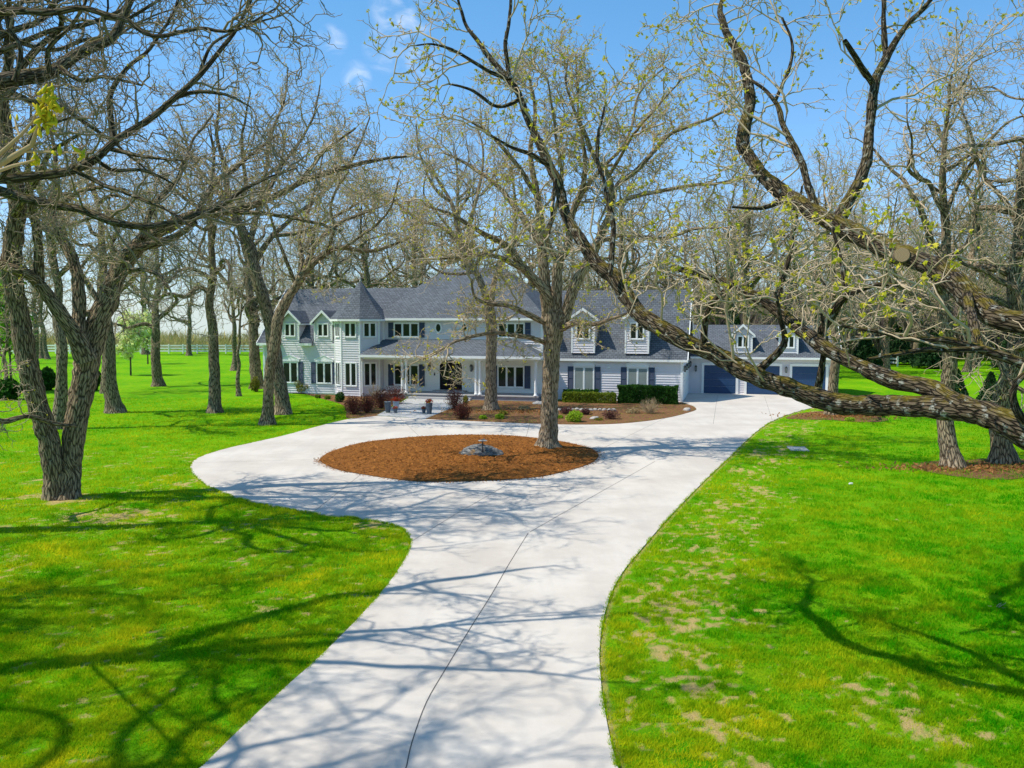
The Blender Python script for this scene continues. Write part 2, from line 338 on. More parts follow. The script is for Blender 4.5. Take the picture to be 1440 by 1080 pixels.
spots = [(*gnd(1280, 1010)[:2], 2.4, .72), (*gnd(1350, 1050)[:2], 1.6, .72), (*gnd(1010, 870)[:2], 1.9, .76), (*gnd(985, 800)[:2], 1.7, .76), (*gnd(960, 960)[:2], 1.2, .5), (*gnd(1080, 700)[:2], 2.5, .7), (*gnd(1120, 640)[:2], 3.5, .7), (*gnd(1060, 930)[:2], 2.0, .7), (*gnd(960, 1010)[:2], 1.6, .7),
         (*gnd(88, 700)[:2], 2.2, .9), (*gnd(150, 728)[:2], 2.6, .9), (*gnd(20, 740)[:2], 2.5, .8), (*gnd(40, 875)[:2], 2.5, .55), (*gnd(270, 678)[:2], 1.2, .9), (*gnd(520, 738)[:2], .9, .9), (*gnd(190, 1000)[:2], 2, .55), (*gnd(330, 620)[:2], 4, .55), (*gnd(60, 1000)[:2], 2, .5), (*gnd(280, 1000)[:2], 1.5, .4)]
def bare_f(x, y):
    w_ = np.zeros(x.shape)
    for (a, b, r, k) in spots: w_ = np.maximum(w_, k * np.exp(-((x - a)**2 + (y - b)**2) / (2 * r * r)))
    dR = edist(x, y, np.concatenate([R_, near_r[::-1]])); w_ = np.maximum(w_, .78 * np.exp(-((dR - 1.6) / 3.0)**2)); w_ = np.maximum(w_, np.where((x < 0) & (y < 40), .61, .42))
    n = .34 * fbm2(x * 1.3 + 3, y * 1.3, 5, 3) + .66 * fbm2(x * 6.5, y * 6.5, 15, 3)
    edge = np.maximum(.8 * np.exp(-(dR / .14)**2), .5 * np.exp(-(edist(x, y, L_) / .12)**2))
    return np.maximum(sstep(.82, 1.02, n + w_ * .5), edge)
# the lawn: one sheet to the horizon, fine near the camera
far = np.array([75., 110, 170, 300, 600, 1200, 2500])
xs = np.concatenate([-far[::-1], np.arange(-45, -14, .25), np.arange(-14, 14, .1), np.arange(14, 45.01, .25), far]); ys = np.concatenate([[-2500, -600, -150, -50, -20], np.arange(-8, 10, .5), np.arange(10, 31, .1), np.arange(31, 75, .25), [85, 100, 130, 180, 300, 600, 1200, 2500]])
X, Y = np.meshgrid(xs, ys); nx, ny = len(xs), len(ys)
near = (np.abs(X) < 45) & (Y < 75) & (Y > 0); B = np.zeros(X.shape); B[near] = bare_f(X[near], Y[near])
Z = np.where((np.abs(X) < 60) & (Y > -10) & (Y < 75), .02 * (fbm2(X * .4, Y * .4, 9, 3) - .6), -.01) - .024 * np.maximum(0, Y - 200)
idx = np.arange(nx * ny).reshape(ny, nx); Q = np.stack([idx[:-1, :-1], idx[:-1, 1:], idx[1:, 1:], idx[1:, :-1]], -1).reshape(-1, 4)
tag(link('lawn', npmesh('lawn', np.stack([X, Y, Z], -1), [Q], True, attr={'bare': B}), M['lawn']), kind='structure')
def sheet(name, poly, z, mat, thick=0, kind='structure'):
    b = MB(); P = [(q[0], q[1], z) for q in poly]
    if thick: b.prism(P, (0, 0, -thick))
    else: b.poly(P)
    o = b.build(name, mat); tag(o, kind=kind); return o
drive = sheet('driveway', drive_poly, .035, M['concrete'], .1)
def strip(b, pts, wd, z):
    P = np.array(pts); t = np.gradient(P, axis=0); t /= np.linalg.norm(t, axis=1)[:, None]; n = np.stack([-t[:, 1], t[:, 0]], 1) * wd / 2
    for i in range(len(P) - 1): b.poly([(*(P[i] - n[i]), z), (*(P[i + 1] - n[i + 1]), z), (*(P[i + 1] + n[i + 1]), z), (*(P[i] + n[i]), z)])
jb = MB()
cl = crom(g2([(572, 1080), (580, 1045), (600, 990), (627, 943), (665, 880), (692, 837), (717, 793), (743, 751)]), 4)
cl0 = np.array([[cl[0][0] * 1.12 - .3, 3.0]]); strip(jb, np.concatenate([cl0, cl]), .017, .0395)
strip(jb, g2([(745, 750), (790, 724), (900, 662), (921, 650)]), .016, .0393)
for q in ([(577, 764), (640, 725), (720, 679)], [(1009, 556), (1003, 597)], [(1075, 558), (1086, 592)], [(842, 643), (1047, 622)], [(449, 647), (272, 652)], [(508, 668), (440, 722)], [(590, 615), (560, 586)], [(740, 615), (745, 596)], [(838, 636), (935, 589)]): strip(jb, g2(q), .014, .0391)
jo = jb.build('expansion_joint', M['joint'], drive)
# mulch island: a low mound
rng0 = np.random.default_rng(19); rr = np.linspace(0, 1, 110); cen = isl.mean(0); na = len(isl)
V = []
for r in rr:
    q = cen + (isl - cen) * r * .997; n = fbm2(q[:, 0] * 2.2, q[:, 1] * 2.2, 3, 4)
    V.append(np.column_stack([q, .045 + .26 * (1 - r**2.5) + ((.16 * (n - .5) + .15 * (fbm2(q[:, 0] * 8, q[:, 1] * 8, 13, 2) - .5)) * (1 - r**10) + .012 * r)]))
V = np.concatenate(V); ix = np.arange(len(V)).reshape(len(rr), na)
Q = np.stack([ix[:-1], np.roll(ix[:-1], -1, 1), np.roll(ix[1:], -1, 1), ix[1:]], -1).reshape(-1, 4)
tag(link('mulch_island_ground', npmesh('mulch_island', V, [Q[:, ::-1]], True), M['mulch']), kind='structure')
def chips(name, c, mat, seed, size):
    r2 = np.random.default_rng(seed); n = len(c); a = r2.random(n) * 6.283; l = size * (.5 + r2.random(n)); d = np.stack([np.cos(a), np.sin(a), r2.normal(size=n) * .35], -1) * l[:, None]; e = np.stack([-np.sin(a), np.cos(a), r2.normal(size=n) * .3], -1) * (l * .28)[:, None]
    V = np.stack([c - d - e, c + d - e, c + d + e, c - d + e], 1).reshape(-1, 3); tag(link(name, npmesh(name, V, [np.arange(n * 4).reshape(-1, 4)], attr={'tint': np.repeat(r2.random(n), 4)}), M[mat]), kind='stuff')
M['chip'] = leafmat('mulch_chip', (.10, .032, .008), (.50, .20, .045), .05)
n = 9000; ri = rng0.random(n)**.5; ai = rng0.integers(0, na, n); q = cen + (isl[ai] - cen) * ri[:, None]; q = q + rng0.normal(size=(n, 2)) * .03; zi = .06 + .26 * (1 - ri**2.5) + .16 * (fbm2(q[:, 0] * 2.2, q[:, 1] * 2.2, 3, 4) - .5) * (1 - ri**10)
ne = 900; q2 = isl[rng0.integers(0, na, ne)]; q2 = q2 + (q2 - cen) / np.linalg.norm(q2 - cen, axis=1)[:, None] * np.abs(rng0.normal(size=(ne, 1))) * .13
chips('mulch_chips', np.concatenate([np.column_stack([q, zi]), np.column_stack([q2, np.full(ne, .043)])]), 'chip', 3, .04)
bed_r = np.concatenate([[hw(-5.6, -2.2)[:2]], [gnd(590, 588.5)[:2]], Fr_[1:], [wc, hw(10.6, .3)[:2]]])
sheet('planting_bed_ground', bed_r, .05, M['mulch_old'], .1)
bed_l = np.concatenate([crom(g2([(398, 547), (425, 553), (450, 560), (478, 568), (487, 577), (487, 587), (497, 589.5)]), 4), [gnd(531, 585.4)[:2], gnd(562, 564)[:2], hw(-10.5, -2.2)[:2], hw(-24, 0)[:2]]])
sheet('planting_bed_ground', bed_l, .045, M['mulch_old'], .1)
ring = crom(g2([(1280, 655), (1310, 649), (1350, 648), (1400, 645), (1460, 648), (1480, 660), (1440, 672), (1400, 675), (1350, 671), (1305, 664)]), 5, True)
sheet('tree_mulch_ground', ring, .02, M['mulch_old'])
ring2 = crom(g2([(1105, 588), (1130, 581), (1170, 578), (1215, 582), (1250, 591), (1215, 594), (1170, 591), (1130, 590)]), 5, True)
sheet('tree_mulch_ground', ring2, .02, M['mulch_old'])
path = [gnd(530, 585)[:2], gnd(598, 590)[:2], hw(-5.0, -2.9)[:2], hw(-10.2, -2.9)[:2]]
sheet('front_path', path, .06, M['paver'], .1)
# grass blades on the near lawn
rng = np.random.default_rng(7)
def blades(n, y0, y1, pw):
    """tufts of turf: clumps of blades, finer and denser near the camera"""
    y = (y0**(1 - pw) + rng.random(n) * (y1**(1 - pw) - y0**(1 - pw)))**(1 / (1 - pw)); x = (rng.random(n) * 2 - 1) * (y * .66 + 1.5)
    dens = fbm2(x * 2.6, y * 2.6, 51, 3); k = (~inpoly(x, y, drive_poly)) & (rng.random(n) < .12 + 1.25 * sstep(.3, .68, dens)); x, y, dens = x[k], y[k], dens[k]
    b = bare_f(x, y); k = rng.random(len(x)) > b * .93; x, y, b, dens = x[k], y[k], b[k], dens[k]; n = len(x)
    cl_ = fbm2(x * .8, y * .8, 21, 3); fine_ = fbm2(x * 5, y * 5, 33, 2); sc = (y / 12)**.62
    h = .085 * np.minimum(sc, 1.35) * (.4 + .75 * rng.random(n)) * (.4 + 1.1 * dens) * (1 - .5 * b); a = rng.random(n) * 6.283; ln = rng.random(n) * .9 + .15; la = rng.random(n) * 6.283; wv = .0075 * sc * (.6 + .8 * rng.random(n))
    base = np.stack([x, y, np.zeros(n) - .012], -1); s = np.stack([np.cos(a) * wv, np.sin(a) * wv, np.zeros(n)], -1)
    tip = base + np.stack([np.cos(la) * h * ln, np.sin(la) * h * ln, h], -1)
    V = np.stack([base - s, base + s, tip], 1); t = np.clip(1.5 * (cl_ - .5) + .8 * (fine_ - .5) + .34 * rng.random(n) + np.where(x < 0, .34 + .5 * (fbm2(x * 1.9 + 9, y * 1.9, 71, 2) - .5), .05 + .3 * np.exp(-(edist(x, y, np.concatenate([R_, near_r[::-1]])) / 4)**2)) + .3 * b, 0, 1)
    return V.reshape(-1, 3), np.repeat(t, 3)
def edge_blades(line, n):
    """grass leaning over the edge of the concrete, in uneven runs"""
    i = rng.integers(0, len(line) - 1, n); t = rng.random(n)[:, None]; p = line[i] * (1 - t) + line[i + 1] * t + rng.normal(size=(n, 2)) * .022; k = rng.random(n) < sstep(.35, .65, fbm2(p[:, 0] * 2.2, p[:, 1] * 2.2, 91, 3)); p = p[k]; n = len(p)
    a = rng.random(n) * 6.283; h = .02 + .04 * rng.random(n); la = rng.random(n) * 6.283; wv = .008 * (p[:, 1] / 12)**.6; base = np.column_stack([p, np.full(n, .0)]); s = np.stack([np.cos(a) * wv, np.sin(a) * wv, np.zeros(n)], -1); tip = base + np.stack([np.cos(la) * h * .8, np.sin(la) * h * .8, h + .03], -1)
    return np.stack([base - s, base + s, tip], 1).reshape(-1, 3), np.repeat(np.clip(rng.random(n) * .9, 0, 1), 3)
bl = [blades(1250000, 10.0, 66, 1.85), edge_blades(L_, 11000), edge_blades(R_, 11000)]
V = np.concatenate([b[0] for b in bl]); tag(link('grass', npmesh('grass', V, [np.arange(len(V)).reshape(-1, 3)], attr={'tint': np.concatenate([b[1] for b in bl])}), M['grass']), kind='stuff')
# ------------------------------------------------------------------ the house (local axes: u along the front, v to the back, z up)
FRONT = ((0, 0), (1, 0), (0, -1))
def fr(ox, oy, dx=1, dy=0):                      # panel frame with its outward side to the right of 'along'
    return ((ox, oy), (dx, dy), (dy, -dx))
def siding(b, s0, s1, z0, z1, lim=None, h=.19):
    """lap boards on the panel b.fr: each board leans out at its lower edge"""
    z = z0
    while z < z1 - .01:
        zt = min(z + h, z1); a0, a1 = (s0, s1) if lim is None else lim(z); c0, c1 = (s0, s1) if lim is None else lim(zt)
        if a1 - a0 > .02:
            b.poly([(a0, .055, z), (a1, .055, z), (c1, .006, zt), (c0, .006, zt)]); b.poly([(a0, .004, z), (a1, .004, z), (a1, .055, z), (a0, .055, z)])
        z = zt
def window(parent, frame, s, z0, z1, wd, n=2, pane='glass', name='window', off=.0, grid=False):
    b = MB(frame); t = .075; o0, o1 = off + .0, off + .085
    x0, x1 = s - wd / 2, s + wd / 2
    b.box(x0 - t, x1 + t, o0, o1, z1, z1 + t); b.box(x0 - t, x1 + t, o0, o1 + .02, z0 - t, z0); b.box(x0 - t, x0, o0, o1, z0, z1); b.box(x1, x1 + t, o0, o1, z0, z1)
    for k in range(1, n):
        xm = x0 + wd * k / n; b.box(xm - .045, xm + .045, o0, o1 - .003, z0, z1)
    for k in range(n):                             # sash
        a, c = x0 + wd * k / n + (.045 if k else 0), x0 + wd * (k + 1) / n - (.045 if k < n - 1 else 0)
        for q in ((a, a + .035, z0, z1), (c - .035, c, z0, z1)): b.box(q[0], q[1], o0 + .004, o1 - .02, q[2], q[3])
        b.box(a + .035, c - .035, o0 + .004, o1 - .02, z0, z0 + .04); b.box(a + .035, c - .035, o0 + .004, o1 - .02, z1 - .04, z1)
        if grid:
            b.box((a + c) / 2 - .009, (a + c) / 2 + .009, o0 + .062, o1 - .022, z0 + .04, z1 - .04)
            for f in (1 / 3, 2 / 3): b.box(a + .035, c - .035, o0 + .062, o1 - .024, z0 + (z1 - z0) * f - .009, z0 + (z1 - z0) * f + .009)
    f = b.build(name, M['white'], parent)
    p = MB(frame); p.box(x0 + .002, x1 - .002, off + .006, off + .06, z0 + .002, z1 - .002); p.build('pane', M[pane], f); return f
def shutter(parent, frame, s, z0, z1, wd=.46, off=0.):
    off += .02; b = MB(frame); t = .05; b.box(s - wd / 2, s - wd / 2 + t, off + .026, off + .07, z0, z1); b.box(s + wd / 2 - t, s + wd / 2, off + .026, off + .07, z0, z1)
    zm = (z0 + z1) / 2
    for a, c in ((z0, z0 + t), (zm - t / 2, zm + t / 2), (z1 - t, z1)): b.box(s - wd / 2 + t, s + wd / 2 - t, off + .026, off + .068, a, c)
    z = z0 + .07
    while z < z1 - .08:
        if abs(z + .02 - zm) > .05: b.poly([(s - wd / 2 + t, off + .058, z), (s + wd / 2 - t, off + .058, z), (s + wd / 2 - t, off + .034, z + .05), (s - wd / 2 + t, off + .034, z + .05)])
        z += .05
    b.box(s - wd / 2 + t, s + wd / 2 - t, off + .026, off + .032, z0 + t, z1 - t)
    b.build('shutter', M['shutter'], parent)
def pediment(parent, frame, s, z, wd, h=.42):
    b = MB(frame); b.box(s - wd / 2, s + wd / 2, .03, .14, z, z + .13)
    b.prism([(s - wd / 2, .03, z + .132), (s + wd / 2, .03, z + .132), (s, .03, z + .132 + h)], (0, .08, 0))
    k = h / (wd / 2); L = math.hypot(wd / 2, h); ax, az = h / L * .07, (wd / 2) / L * .07
    for sg in (-1, 1): b.prism([(s + sg * (wd / 2 + .05), .026, z + .132), (s, .026, z + .135 + h), (s, .026, z + .135 + h + .09), (s + sg * (wd / 2 + .05), .026, z + .132 + .09)][::sg], (0, .11, 0))
    b.build('window_pediment', M['white'], parent)
def corner_post(b, u, v, z0, z1, wd=.12): b.box(u - wd / 2, u + wd / 2, v - wd / 2, v + wd / 2, z0, z1)
def slab(b, pts, t=.1): b.prism(pts, (0, 0, -t))
house = thing('house', 'large pale grey two storey house with turret, porch columns and slate grey roofs', 'house', HO, -TH)
wall = MB()
# main block, left wing, right wing shells
wall.box(-13.9, 0, .0, 11, 0, 6.2); wall.box(-24.2, -13.91, -.4, 9, 0, 4.45); wall.box(.003, 10.7, .002, 8.5, 0, 3.1)
wall.prism([(-24.2, -.38, 4.45), (-24.2, 8.98, 4.45), (-24.2, 4.3, 8.72)], (10, 0, 0)); wall.prism([(.01, .05, 3.1), (.01, 8.45, 3.1), (.01, 4.25, 8.35)], (10.69, 0, 0))
def sid(frame, *a, **k): wall.fr = frame; siding(wall, *a, **k); wall.fr = None
sid(fr(0, 0), -13.8, -.02, 4.3, 6.2); sid(fr(0, 0), .02, 10.7, .05, 3.1); sid(fr(0, -.4), -24.2, -17.2, .1, 4.47)
sid(fr(10.7, 0, 0, 1), 0, 8.5, .05, 3.1); sid(fr(10.7, 0, 0, 1), 0, 8.5, 3.1, 8.35, lim=lambda z: (.05 + (z - 3.1) * .8, 8.45 - (z - 3.1) * .8))
TC, TA = (-15.38, -.045), 1.955; TR = TA / math.cos(rad(22.5))
tv = [(TC[0] + TR * math.cos(rad(22.5 + 45 * k)), TC[1] + TR * math.sin(rad(22.5 + 45 * k))) for k in range(8)]
wall.prism([(x, y, 0) for x, y in tv], (0, 0, 6.2))
TS = 2 * TR * math.sin(rad(22.5)); tfr = {}
for nm, k in (('left', 4), ('front', 5), ('right', 6)):
    a, c = tv[k], tv[(k + 1) % 8]; d = ((c[0] - a[0]) / TS, (c[1] - a[1]) / TS); tfr[nm] = (a, d, (d[1], -d[0])); sid(tfr[nm], 0, TS, .1, 6.2)
wall.build('wall', M['siding'], house)
pw = MB(); pw.box(-13.4, -.02, -.028, -.004, .4, 4.0); pw.build('porch_wall', M['cream'], house)
for k in (4, 5, 6, 7): tr = MB(); tr.lathe([(.085, 0.02), (.085, 6.2)], (tv[k][0], tv[k][1], 0), 8); tr.build('corner_board', M['white'], house)
for u, v, z0, z1 in ((-.05, -.02, 3.3, 6.2), (10.7, 0, 0, 3.1), (-24.2, -.4, 0, 4.4), (-17.33, -.4, 0.02, 4.5), (-13.35, -.03, 4.2, 6.2)): tr = MB(); corner_post(tr, u, v, z0, z1, .17); tr.build('corner_board', M['white'], house)
# roofs
mr = MB(); e, rz = 6.33, 10.66; A, Bc, Cc, D = (-14.3, -.42, e), (.42, -.42, e), (.42, 11.4, e), (-14.3, 11.4, e); r0, r1 = (-10.0, 5.5, rz), (-4.65, 5.5, rz)
for p in ([A, Bc, r1, r0], [Bc, Cc, r1], [Cc, D, r0, r1], [D, A, r0]): mr.poly(p)
mr.poly([A, D, Cc, Bc]); mr.build('main_roof', M['roof'], house, uv=True)
lr = MB(); sl = 4.35 / 4.7
LA, LB = [(-24.65, -.38, 4.62), (-24.65, 4.3, 8.98), (-24.65, 9.4, 4.5)], [(-13.95, -.38, 4.62), (-11.4, 4.3, 8.98), (-13.95, 9.4, 4.5)]
lr.poly([LA[0], LB[0], LB[1], LA[1]]); lr.poly([LA[1], LB[1], LB[2], LA[2]]); lr.poly([LA[0], LA[1], LA[2]]); lr.poly([LA[2], LB[2], LB[0], LA[0]])
for a, c in ((-24.65, -22.62), (-20.72, -19.55), (-17.68, -17.0)): slab(lr, [(a, -.8, 4.62 - .42 * sl), (c, -.8, 4.62 - .42 * sl), (c, -.37, 4.63), (a, -.37, 4.63)], .1)
lr.build('left_wing_roof', M['roof'], house, uv=True)
wr = MB()
for sg, v0 in ((1, -.24), (-1, 8.74)):
    q = [(-.0, v0, 3.2), (11.12, v0, 3.2), (11.12, 4.25, 8.62), (-.0, 4.25, 8.62)]; wr.prism(q[::sg], (0, 0, -.12))
wr.build('right_wing_roof', M['roof'], house, uv=True)
tro = MB(); RR = (TA + .36) / math.cos(rad(22.5)); ap = (TC[0], TC[1], 9.45)
prof = [(RR, 6.22), (RR, 6.32), (RR * .66, 7.25), (RR * .34, 8.25), (.06, 9.4)]
for (ra, za), (rb, zb) in zip(prof[:-1], prof[1:]):
    for k in range(8):
        c0, c1 = rad(22.5 + 45 * k), rad(67.5 + 45 * k); P_ = lambda r, z, c: (TC[0] + r * math.cos(c), TC[1] + r * math.sin(c), z)
        tro.poly([P_(ra, za, c0), P_(ra, za, c1), P_(rb, zb, c1), P_(rb, zb, c0)])
tro.build('turret_roof', M['roof'], house, uv=True)
fi = MB(); fi.lathe([(.13, 9.28), (.10, 9.42), (.055, 9.55), (.075, 9.66), (.03, 9.78)], (TC[0], TC[1], 0), 10); fi.build('finial', M['brass'], house, True)
pr = MB(); EL, ER, TL, TRp = (-14.3, -2.85, 3.44), (.5, -2.85, 3.44), (-13.4, -.03, 4.62), (-1.97, -.03, 4.62)
slab(pr, [EL, ER, TRp, TL], .1); slab(pr, [ER, (.5, -.03, 3.44), TRp], .1); slab(pr, [(-14.3, -.03, 3.44), EL, TL], .1); pr.build('porch_roof', M['roof'], house, uv=True)
# gutters, fascia, rakes
gt = MB(); gt.box(-14.34, .46, -.5, -.4, 6.17, 6.34); gt.box(.43, .5, -.398, 11.4, 6.17, 6.33); gt.box(-14.3, .42, -.398, .0, 6.14, 6.168)
oc = [(TC[0] + (RR + .03) * math.cos(rad(22.5 + 45 * k)), TC[1] + (RR + .03) * math.sin(rad(22.5 + 45 * k)), 6.1) for k in range(8)]; gt.prism(oc, (0, 0, .17))
gt.build('gutter', M['white'], house); gt = MB(); gt.box(.02, 11.14, -.31, -.24, 3.06, 3.22); gt.box(.02, 11.1, -.238, -.06, 3.02, 3.058)
gt.build('gutter', M['white'], house); gt = MB(); gt.box(-14.32, .52, -2.94, -2.86, 3.26, 3.45); gt.box(.5, .58, -2.86, -.03, 3.26, 3.44)
gt.build('gutter', M['white'], house)
for a, c in ((-24.68, -22.6), (-20.74, -19.53), (-17.7, -17.0)): gt = MB(); gt.box(a, c, -.86, -.79, 4.08, 4.26); gt.box(a, c, -.788, -.37, 4.05, 4.078); gt.build('gutter', M['white'], house)
for u0, ve, vr, zb, ze, zt in ((11.12, -.26, 4.25, 3.1, 3.24, 8.66), (11.12, 8.76, 4.25, 3.1, 3.24, 8.66)):
    gt = MB(); gt.prism([(u0, ve, zb - .1), (u0, ve, ze), (u0, vr, zt), (u0, vr, zt - .34)], (.06, 0, 0)); gt.build('rake_board', M['white'], house)
for ve in (-.8, 9.4): gt = MB(); gt.prism([(-24.66, ve, 4.1), (-24.66, ve, 4.28), (-24.66, 4.3, 9.0), (-24.66, 4.3, 8.75)], (-.06, 0, 0)); gt.build('rake_board', M['white'], house)
gt = MB(); gt.bar((-14.15, -2.75, 3.25), (-14.35, -2.12, 2.9), .05); gt.bar((-14.35, -2.12, 2.9), (-14.35, -2.12, .1), .05); gt.build('downspout', M['white'], house)
# porch: slab, steps, columns, ceiling beam
ps = MB(); ps.box(-13.3, .2, -2.45, -.03, -.2, .36); ps.build('porch_base', M['stone_base'], house)
pt = MB(); pt.box(-13.35, .26, -2.52, -.031, .362, .44); pt.box(-10.1, -5.0, -2.95, -2.53, .05, .22); pt.box(-8.9, -6.2, -.75, -.04, .441, .56); pt.build('porch_step', M['paver'], house)
pb = MB(); pb.box(-14.0, .3, -2.6, -2.3, 3.1, 3.33); pb.box(-14.0, .3, -2.85, -.03, 3.331, 3.36); pb.box(.05, .3, -2.3, -.03, 3.1, 3.33); pb.build('porch_beam', M['cream'], house)
for u in (-10.79, -10.47, -4.70, -4.38, .02):
    c = MB(); c.lathe([(.17, .442), (.17, .52), (.125, .56), (.118, .7), (.105, 2.9), (.12, 2.95), (.15, 3.0), (.15, 3.1)], (u, -2.38, 0), 16); c.build('porch_column', M['white'], house, True)
# entry door with arched head
dr = MB(fr(0, 0)); cu_, hwid, zs, zt = -7.56, .94, 2.55, 2.98
arch = lambda hwd, zs, zt, z0: [(cu_ - hwd, 0, z0)] + [(cu_ + hwd, 0, z0)] + [(cu_ + hwd * math.cos(t), 0, zs + (zt - zs) * math.sin(t)) for t in np.linspace(0, math.pi, 17)]
def prism_o(b, pts, o0, o1): b.prism([(p[0], o0, p[2]) for p in pts], (0, o1 - o0, 0))
prism_o(dr, arch(hwid + .1, zs, zt + .1, .562), .026, .055); door_f = dr.build('door_surround', M['white'], house)
d2 = MB(fr(0, 0)); prism_o(d2, arch(hwid, zs, zt, .59), .056, .08)
for sg in (-1, 1): d2.box(cu_ + sg * .45 - .36, cu_ + sg * .45 + .36, .0805, .092, .68, 1.0); d2.box(cu_ + sg * .45 - .40, cu_ + sg * .45 - .37, .0805, .1, 1.05, 2.5); d2.box(cu_ + sg * .45 + .37, cu_ + sg * .45 + .40, .0805, .1, 1.05, 2.5)
d2.box(cu_ - .02, cu_ + .02, .0805, .11, .6, 2.9); dd = d2.build('front_door', M['door'], house)
for sg in (-1, 1):
    g = MB(fr(0, 0)); g.prism([(cu_ + sg * .45 + .3 * math.cos(t), .081, 1.75 + .68 * math.sin(t)) for t in np.linspace(0, 2 * math.pi, 20, endpoint=False)], (0, .012, 0)); g.build('pane', M['glass'], dd)
h_ = MB(fr(0, 0)); h_.bar((cu_ + .08, .14, 1.35), (cu_ + .08, .14, 1.7), .018); h_.build('handle', M['brass'], dd)
def lantern(parent, frame, s, z, sc=1., name='wall_lantern'):
    b = MB(frame); b.box(s - .05 * sc, s + .05 * sc, .02, .075, z - .12 * sc, z + .18 * sc); b.bar((s, .04, z + .14 * sc), (s, .17 * sc + .03, z + .24 * sc), .014)
    c = (s, .17 * sc + .03, z)
    b.lathe([(.02, -.2 * sc), (.06 * sc, -.16 * sc), (.075 * sc, -.13 * sc)], c, 8); b.lathe([(.10 * sc, .13 * sc), (.06 * sc, .19 * sc), (.015, .26 * sc)], c, 8)
    for k in range(4): b.bar((c[0] + .08 * sc * math.cos(k * 1.571 + .785), c[1] + .08 * sc * math.sin(k * 1.571 + .785), z - .14 * sc), (c[0] + .09 * sc * math.cos(k * 1.571 + .785), c[1] + .09 * sc * math.sin(k * 1.571 + .785), z + .14 * sc), .012)
    o = b.build(name, M['black'], parent); g = MB(frame); g.lathe([(.055 * sc, -.125 * sc), (.068 * sc, .125 * sc)], c, 8); g.build('lamp_glass', M['glass_blind'], o)
for s in (-9.35, -5.78): lantern(house, fr(0, 0), s, 2.35, 1.35)
bb = MB(fr(0, 0)); bb.box(-9.02, -8.9, .027, .05, 1.72, 1.95); bb.build('mailbox', M['black'], house)
pl = MB(); pl.lathe([(.10, 3.0), (.085, 3.12), (.02, 3.2)], (-2.5, -1.2, 0), 10); pl.bar((-2.5, -1.2, 3.19), (-2.5, -1.2, 3.335), .012); pl.build('porch_light', M['black'], house)
# windows
f0 = fr(0, 0)
for s in (-11.36, -2.53):
    window(house, f0, s, 4.86, 5.92, 2.06, 3, off=.02); shutter(house, f0, s - 1.36, 4.78, 6.0, .44); shutter(house, f0, s + 1.36, 4.78, 6.0, .44)
window(house, f0, -11.4, .92, 2.52, 2.06, 3, off=.026); window(house, f0, -2.55, .92, 2.52, 2.06, 3, off=.026)
for s in (-11.4, -2.55):
    for sg in (-1, 1): shutter(house, f0, s + sg * 1.36, .82, 2.6, .46, .01)
for s in (-8.6, -6.4):
    o_ = MB(fr(0, 0)); n = 24
    for k in range(n):
        t0, t1 = 2 * math.pi * k / n, 2 * math.pi * (k + 1) / n
        q = [(s + .2 * math.cos(t0), .02, 5.57 + .32 * math.sin(t0)), (s + .3 * math.cos(t0), .02, 5.57 + .43 * math.sin(t0)), (s + .3 * math.cos(t1), .02, 5.57 + .43 * math.sin(t1)), (s + .2 * math.cos(t1), .02, 5.57 + .32 * math.sin(t1))]; o_.prism(q, (0, .075, 0))
    o = o_.build('oval_window', M['white'], house); g = MB(fr(0, 0)); g.prism([(s + .205 * math.cos(t), .025, 5.57 + .325 * math.sin(t)) for t in np.linspace(0, 2 * math.pi, 24, endpoint=False)], (0, .04, 0)); g.build('pane', M['glass'], o)
for s in (3.3, 7.42):
    window(house, f0, s, .85, 2.56, 1.45, 2, 'glass_blind', off=.02); shutter(house, f0, s - 1.06, .82, 2.62, .44); shutter(house, f0, s + 1.06, .82, 2.62, .44); pediment(house, f0, s, 2.64, 1.72)
vn_ = MB(f0); vn_.box(5.15, 5.33, .02, .1, 2.52, 2.66); vn_.build('wall_vent', M['white'], house)
fl = fr(0, -.4)
for s in (-21.72, -18.58):
    window(house, fl, s, .95, 2.62, 1.3, 2, off=.02); shutter(house, fl, s - .99, .9, 2.68, .42); shutter(house, fl, s + .99, .9, 2.68, .42); pediment(house, fl, s, 2.72, 1.72, .36)
for nm, wd in (('front', .92), ('right', .98), ('left', .9)):
    for z0, z1 in ((.92, 2.72), (4.86, 5.95)): window(house, tfr[nm], TS / 2, z0, z1, wd, 2, off=.02)
